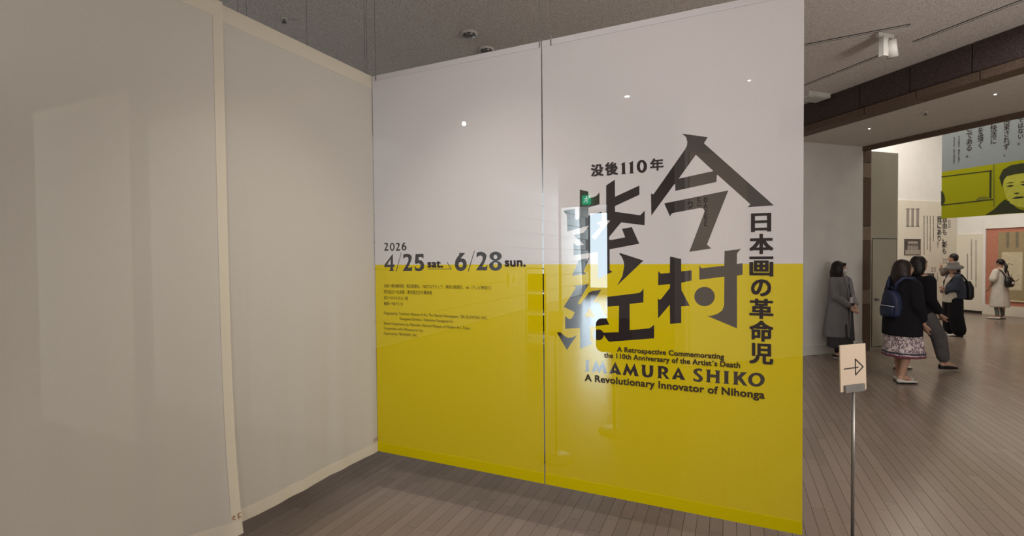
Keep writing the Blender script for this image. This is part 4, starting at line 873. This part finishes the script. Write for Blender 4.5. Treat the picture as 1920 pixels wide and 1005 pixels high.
h_ = MB(); h_.rings([[hpt(a*cos(2*pi*j/28), .01+b*sin(2*pi*j/28), z-.035*cos(2*pi*j/28)**2*w) for j in range(28)] for a, b, z, w in ((.075, .085, .12, 0), (.09, .1, .1, 0), (.095, .108, .045, 0), (.13, .145, .03, .5), (.152, .172, -.008, 1), (.15, .17, -.015, 1), (.095, .105, .035, 0))])
loc_out(h_, 'hat', SK['hat'], r)
for P in (((-.1, 0, .085), (-.1, -.12, .03)), ((.1, .06, .085), (.1, -.06, .03))): shoe(r, *P, SK['shoe'])

# --- man behind, raising a hand
p = on_z(1786, 600, 0); r, hpt, k, R = figure('person with cropped dark hair and brown jacket raising an arm behind the hat wearer', p, face_to(-.45, .89), 1.68,
    [((.17, 0, 1.33), (.3, -.1, 1.17), (.1, -.2, 1.3), (.08, -.2, 1.38)), ((-.17, 0, 1.33), (-.22, 0, 1.06), (-.2, -.08, .84), (-.2, -.1, .74))],
    [((-.09, 0, .85), (-.1, -.02, .47), (-.1, 0, .085), (-.1, -.14, .03)), ((.09, 0, .85), (.12, -.08, .47), (.14, -.08, .085), (.2, -.2, .03))], vox=.013)
cloth('trousers', r, SK['black'], [[(0, 0, .78, .165, .12), (0, 0, 1.02, .15, .12)]], [([(-.09, 0, .84), (-.1, -.02, .47), (-.1, 0, .12)], [.1, .085, .07]), ([(.09, 0, .84), (.12, -.08, .47), (.14, -.08, .12)], [.1, .085, .07])])
cloth('jacket', r, SK['brown'], [[(0, 0, .82, .195, .15), (0, 0, 1.1, .18, .14), (0, 0, 1.28, .2, .13), (0, 0, 1.37, .14, .09), (0, 0, 1.42, .07, .07)]],
      [([(.17, 0, 1.33), (.3, -.1, 1.17), (.13, -.18, 1.28)], [.08, .075, .055]), ([(-.17, 0, 1.33), (-.225, 0, 1.06), (-.205, -.06, .88)], [.08, .07, .05])])
h_ = MB(); h_.ell(hpt(0, .022, .03), .082*k, .09*k, .09*k, rot=R); h_.ell(hpt(0, .06, -.02), .06*k, .045*k, .06*k, rot=R); blob('hair', h_, SK['hair'], r, .012, 2)
for P in (((-.1, 0, .085), (-.1, -.14, .03)), ((.14, -.08, .085), (.2, -.2, .03))): shoe(r, *P, SK['blackshoe'])

# --- woman in white dress
p = on_z(1874, 598, 0); r, hpt, k, R = figure('person in a white dress with a ponytail and black backpack before the showcase', p, face_to(-.25, .97), 1.53,
    [((-.16, 0, 1.22), (-.21, -.03, .97), (-.17, -.13, .8), (-.16, -.17, .7)), ((.16, 0, 1.22), (.21, -.03, .97), (.17, -.13, .8), (.16, -.17, .7))],
    [((-.09, 0, .76), (-.1, -.01, .42), (-.11, 0, .085), (-.13, -.13, .03)), ((.09, 0, .76), (.1, -.01, .42), (.11, .02, .085), (.13, -.1, .03))], vox=.013)
cloth('dress', r, SK['white'], [[(0, 0, .31, .215, .19, .03), (0, 0, .5, .205, .175, .02), (0, 0, .9, .18, .145), (0, 0, 1.12, .165, .13), (0, 0, 1.2, .15, .11), (0, 0, 1.3, .07, .07)]],
      [([(-.15, 0, 1.22), (-.21, -.02, 1.02)], [.07, .085]), ([(.15, 0, 1.22), (.21, -.02, 1.02)], [.07, .085])])
h_ = MB(); h_.ell(hpt(0, .02, .03), .086*k, .094*k, .09*k, rot=R); h_.tube([hpt(0, .1, 0), hpt(.01, .15, -.08), hpt(.02, .14, -.2), hpt(.02, .14, -.27)], [.03, .036, .028, .01], 10, round_=True); blob('hair', h_, SK['hair'], r, .012, 2)
cloth('backpack_body', r, SK['blackshoe'], [[(.03, .2, .82, .09, .05), (.03, .21, .86, .13, .075), (.03, .21, .98, .13, .08), (.03, .19, 1.08, .08, .05)]])
for s_ in (-1, 1): loc_out(MB().tube([(.06*s_+.02, .17, 1.07), (.1*s_, .1, 1.22), (.13*s_, .0, 1.28), (.14*s_, -.08, 1.2)], .013, 8), 'strap', SK['blackshoe'], r)
loc_out(MB().ell((.03, .285, .93), .05, .012, .035, 12, 7), 'backpack_patch', SK['mask'], r)
cloth('socks', r, SK['sock'], [], [([(-.11, 0, .1), (-.105, -.005, .32)], [.042, .055]), ([(.11, .02, .1), (.105, .0, .32)], [.042, .055])])
for P in (((-.11, 0, .085), (-.13, -.13, .03)), ((.11, .02, .085), (.13, -.1, .03))): shoe(r, *P, SK['shoe'])
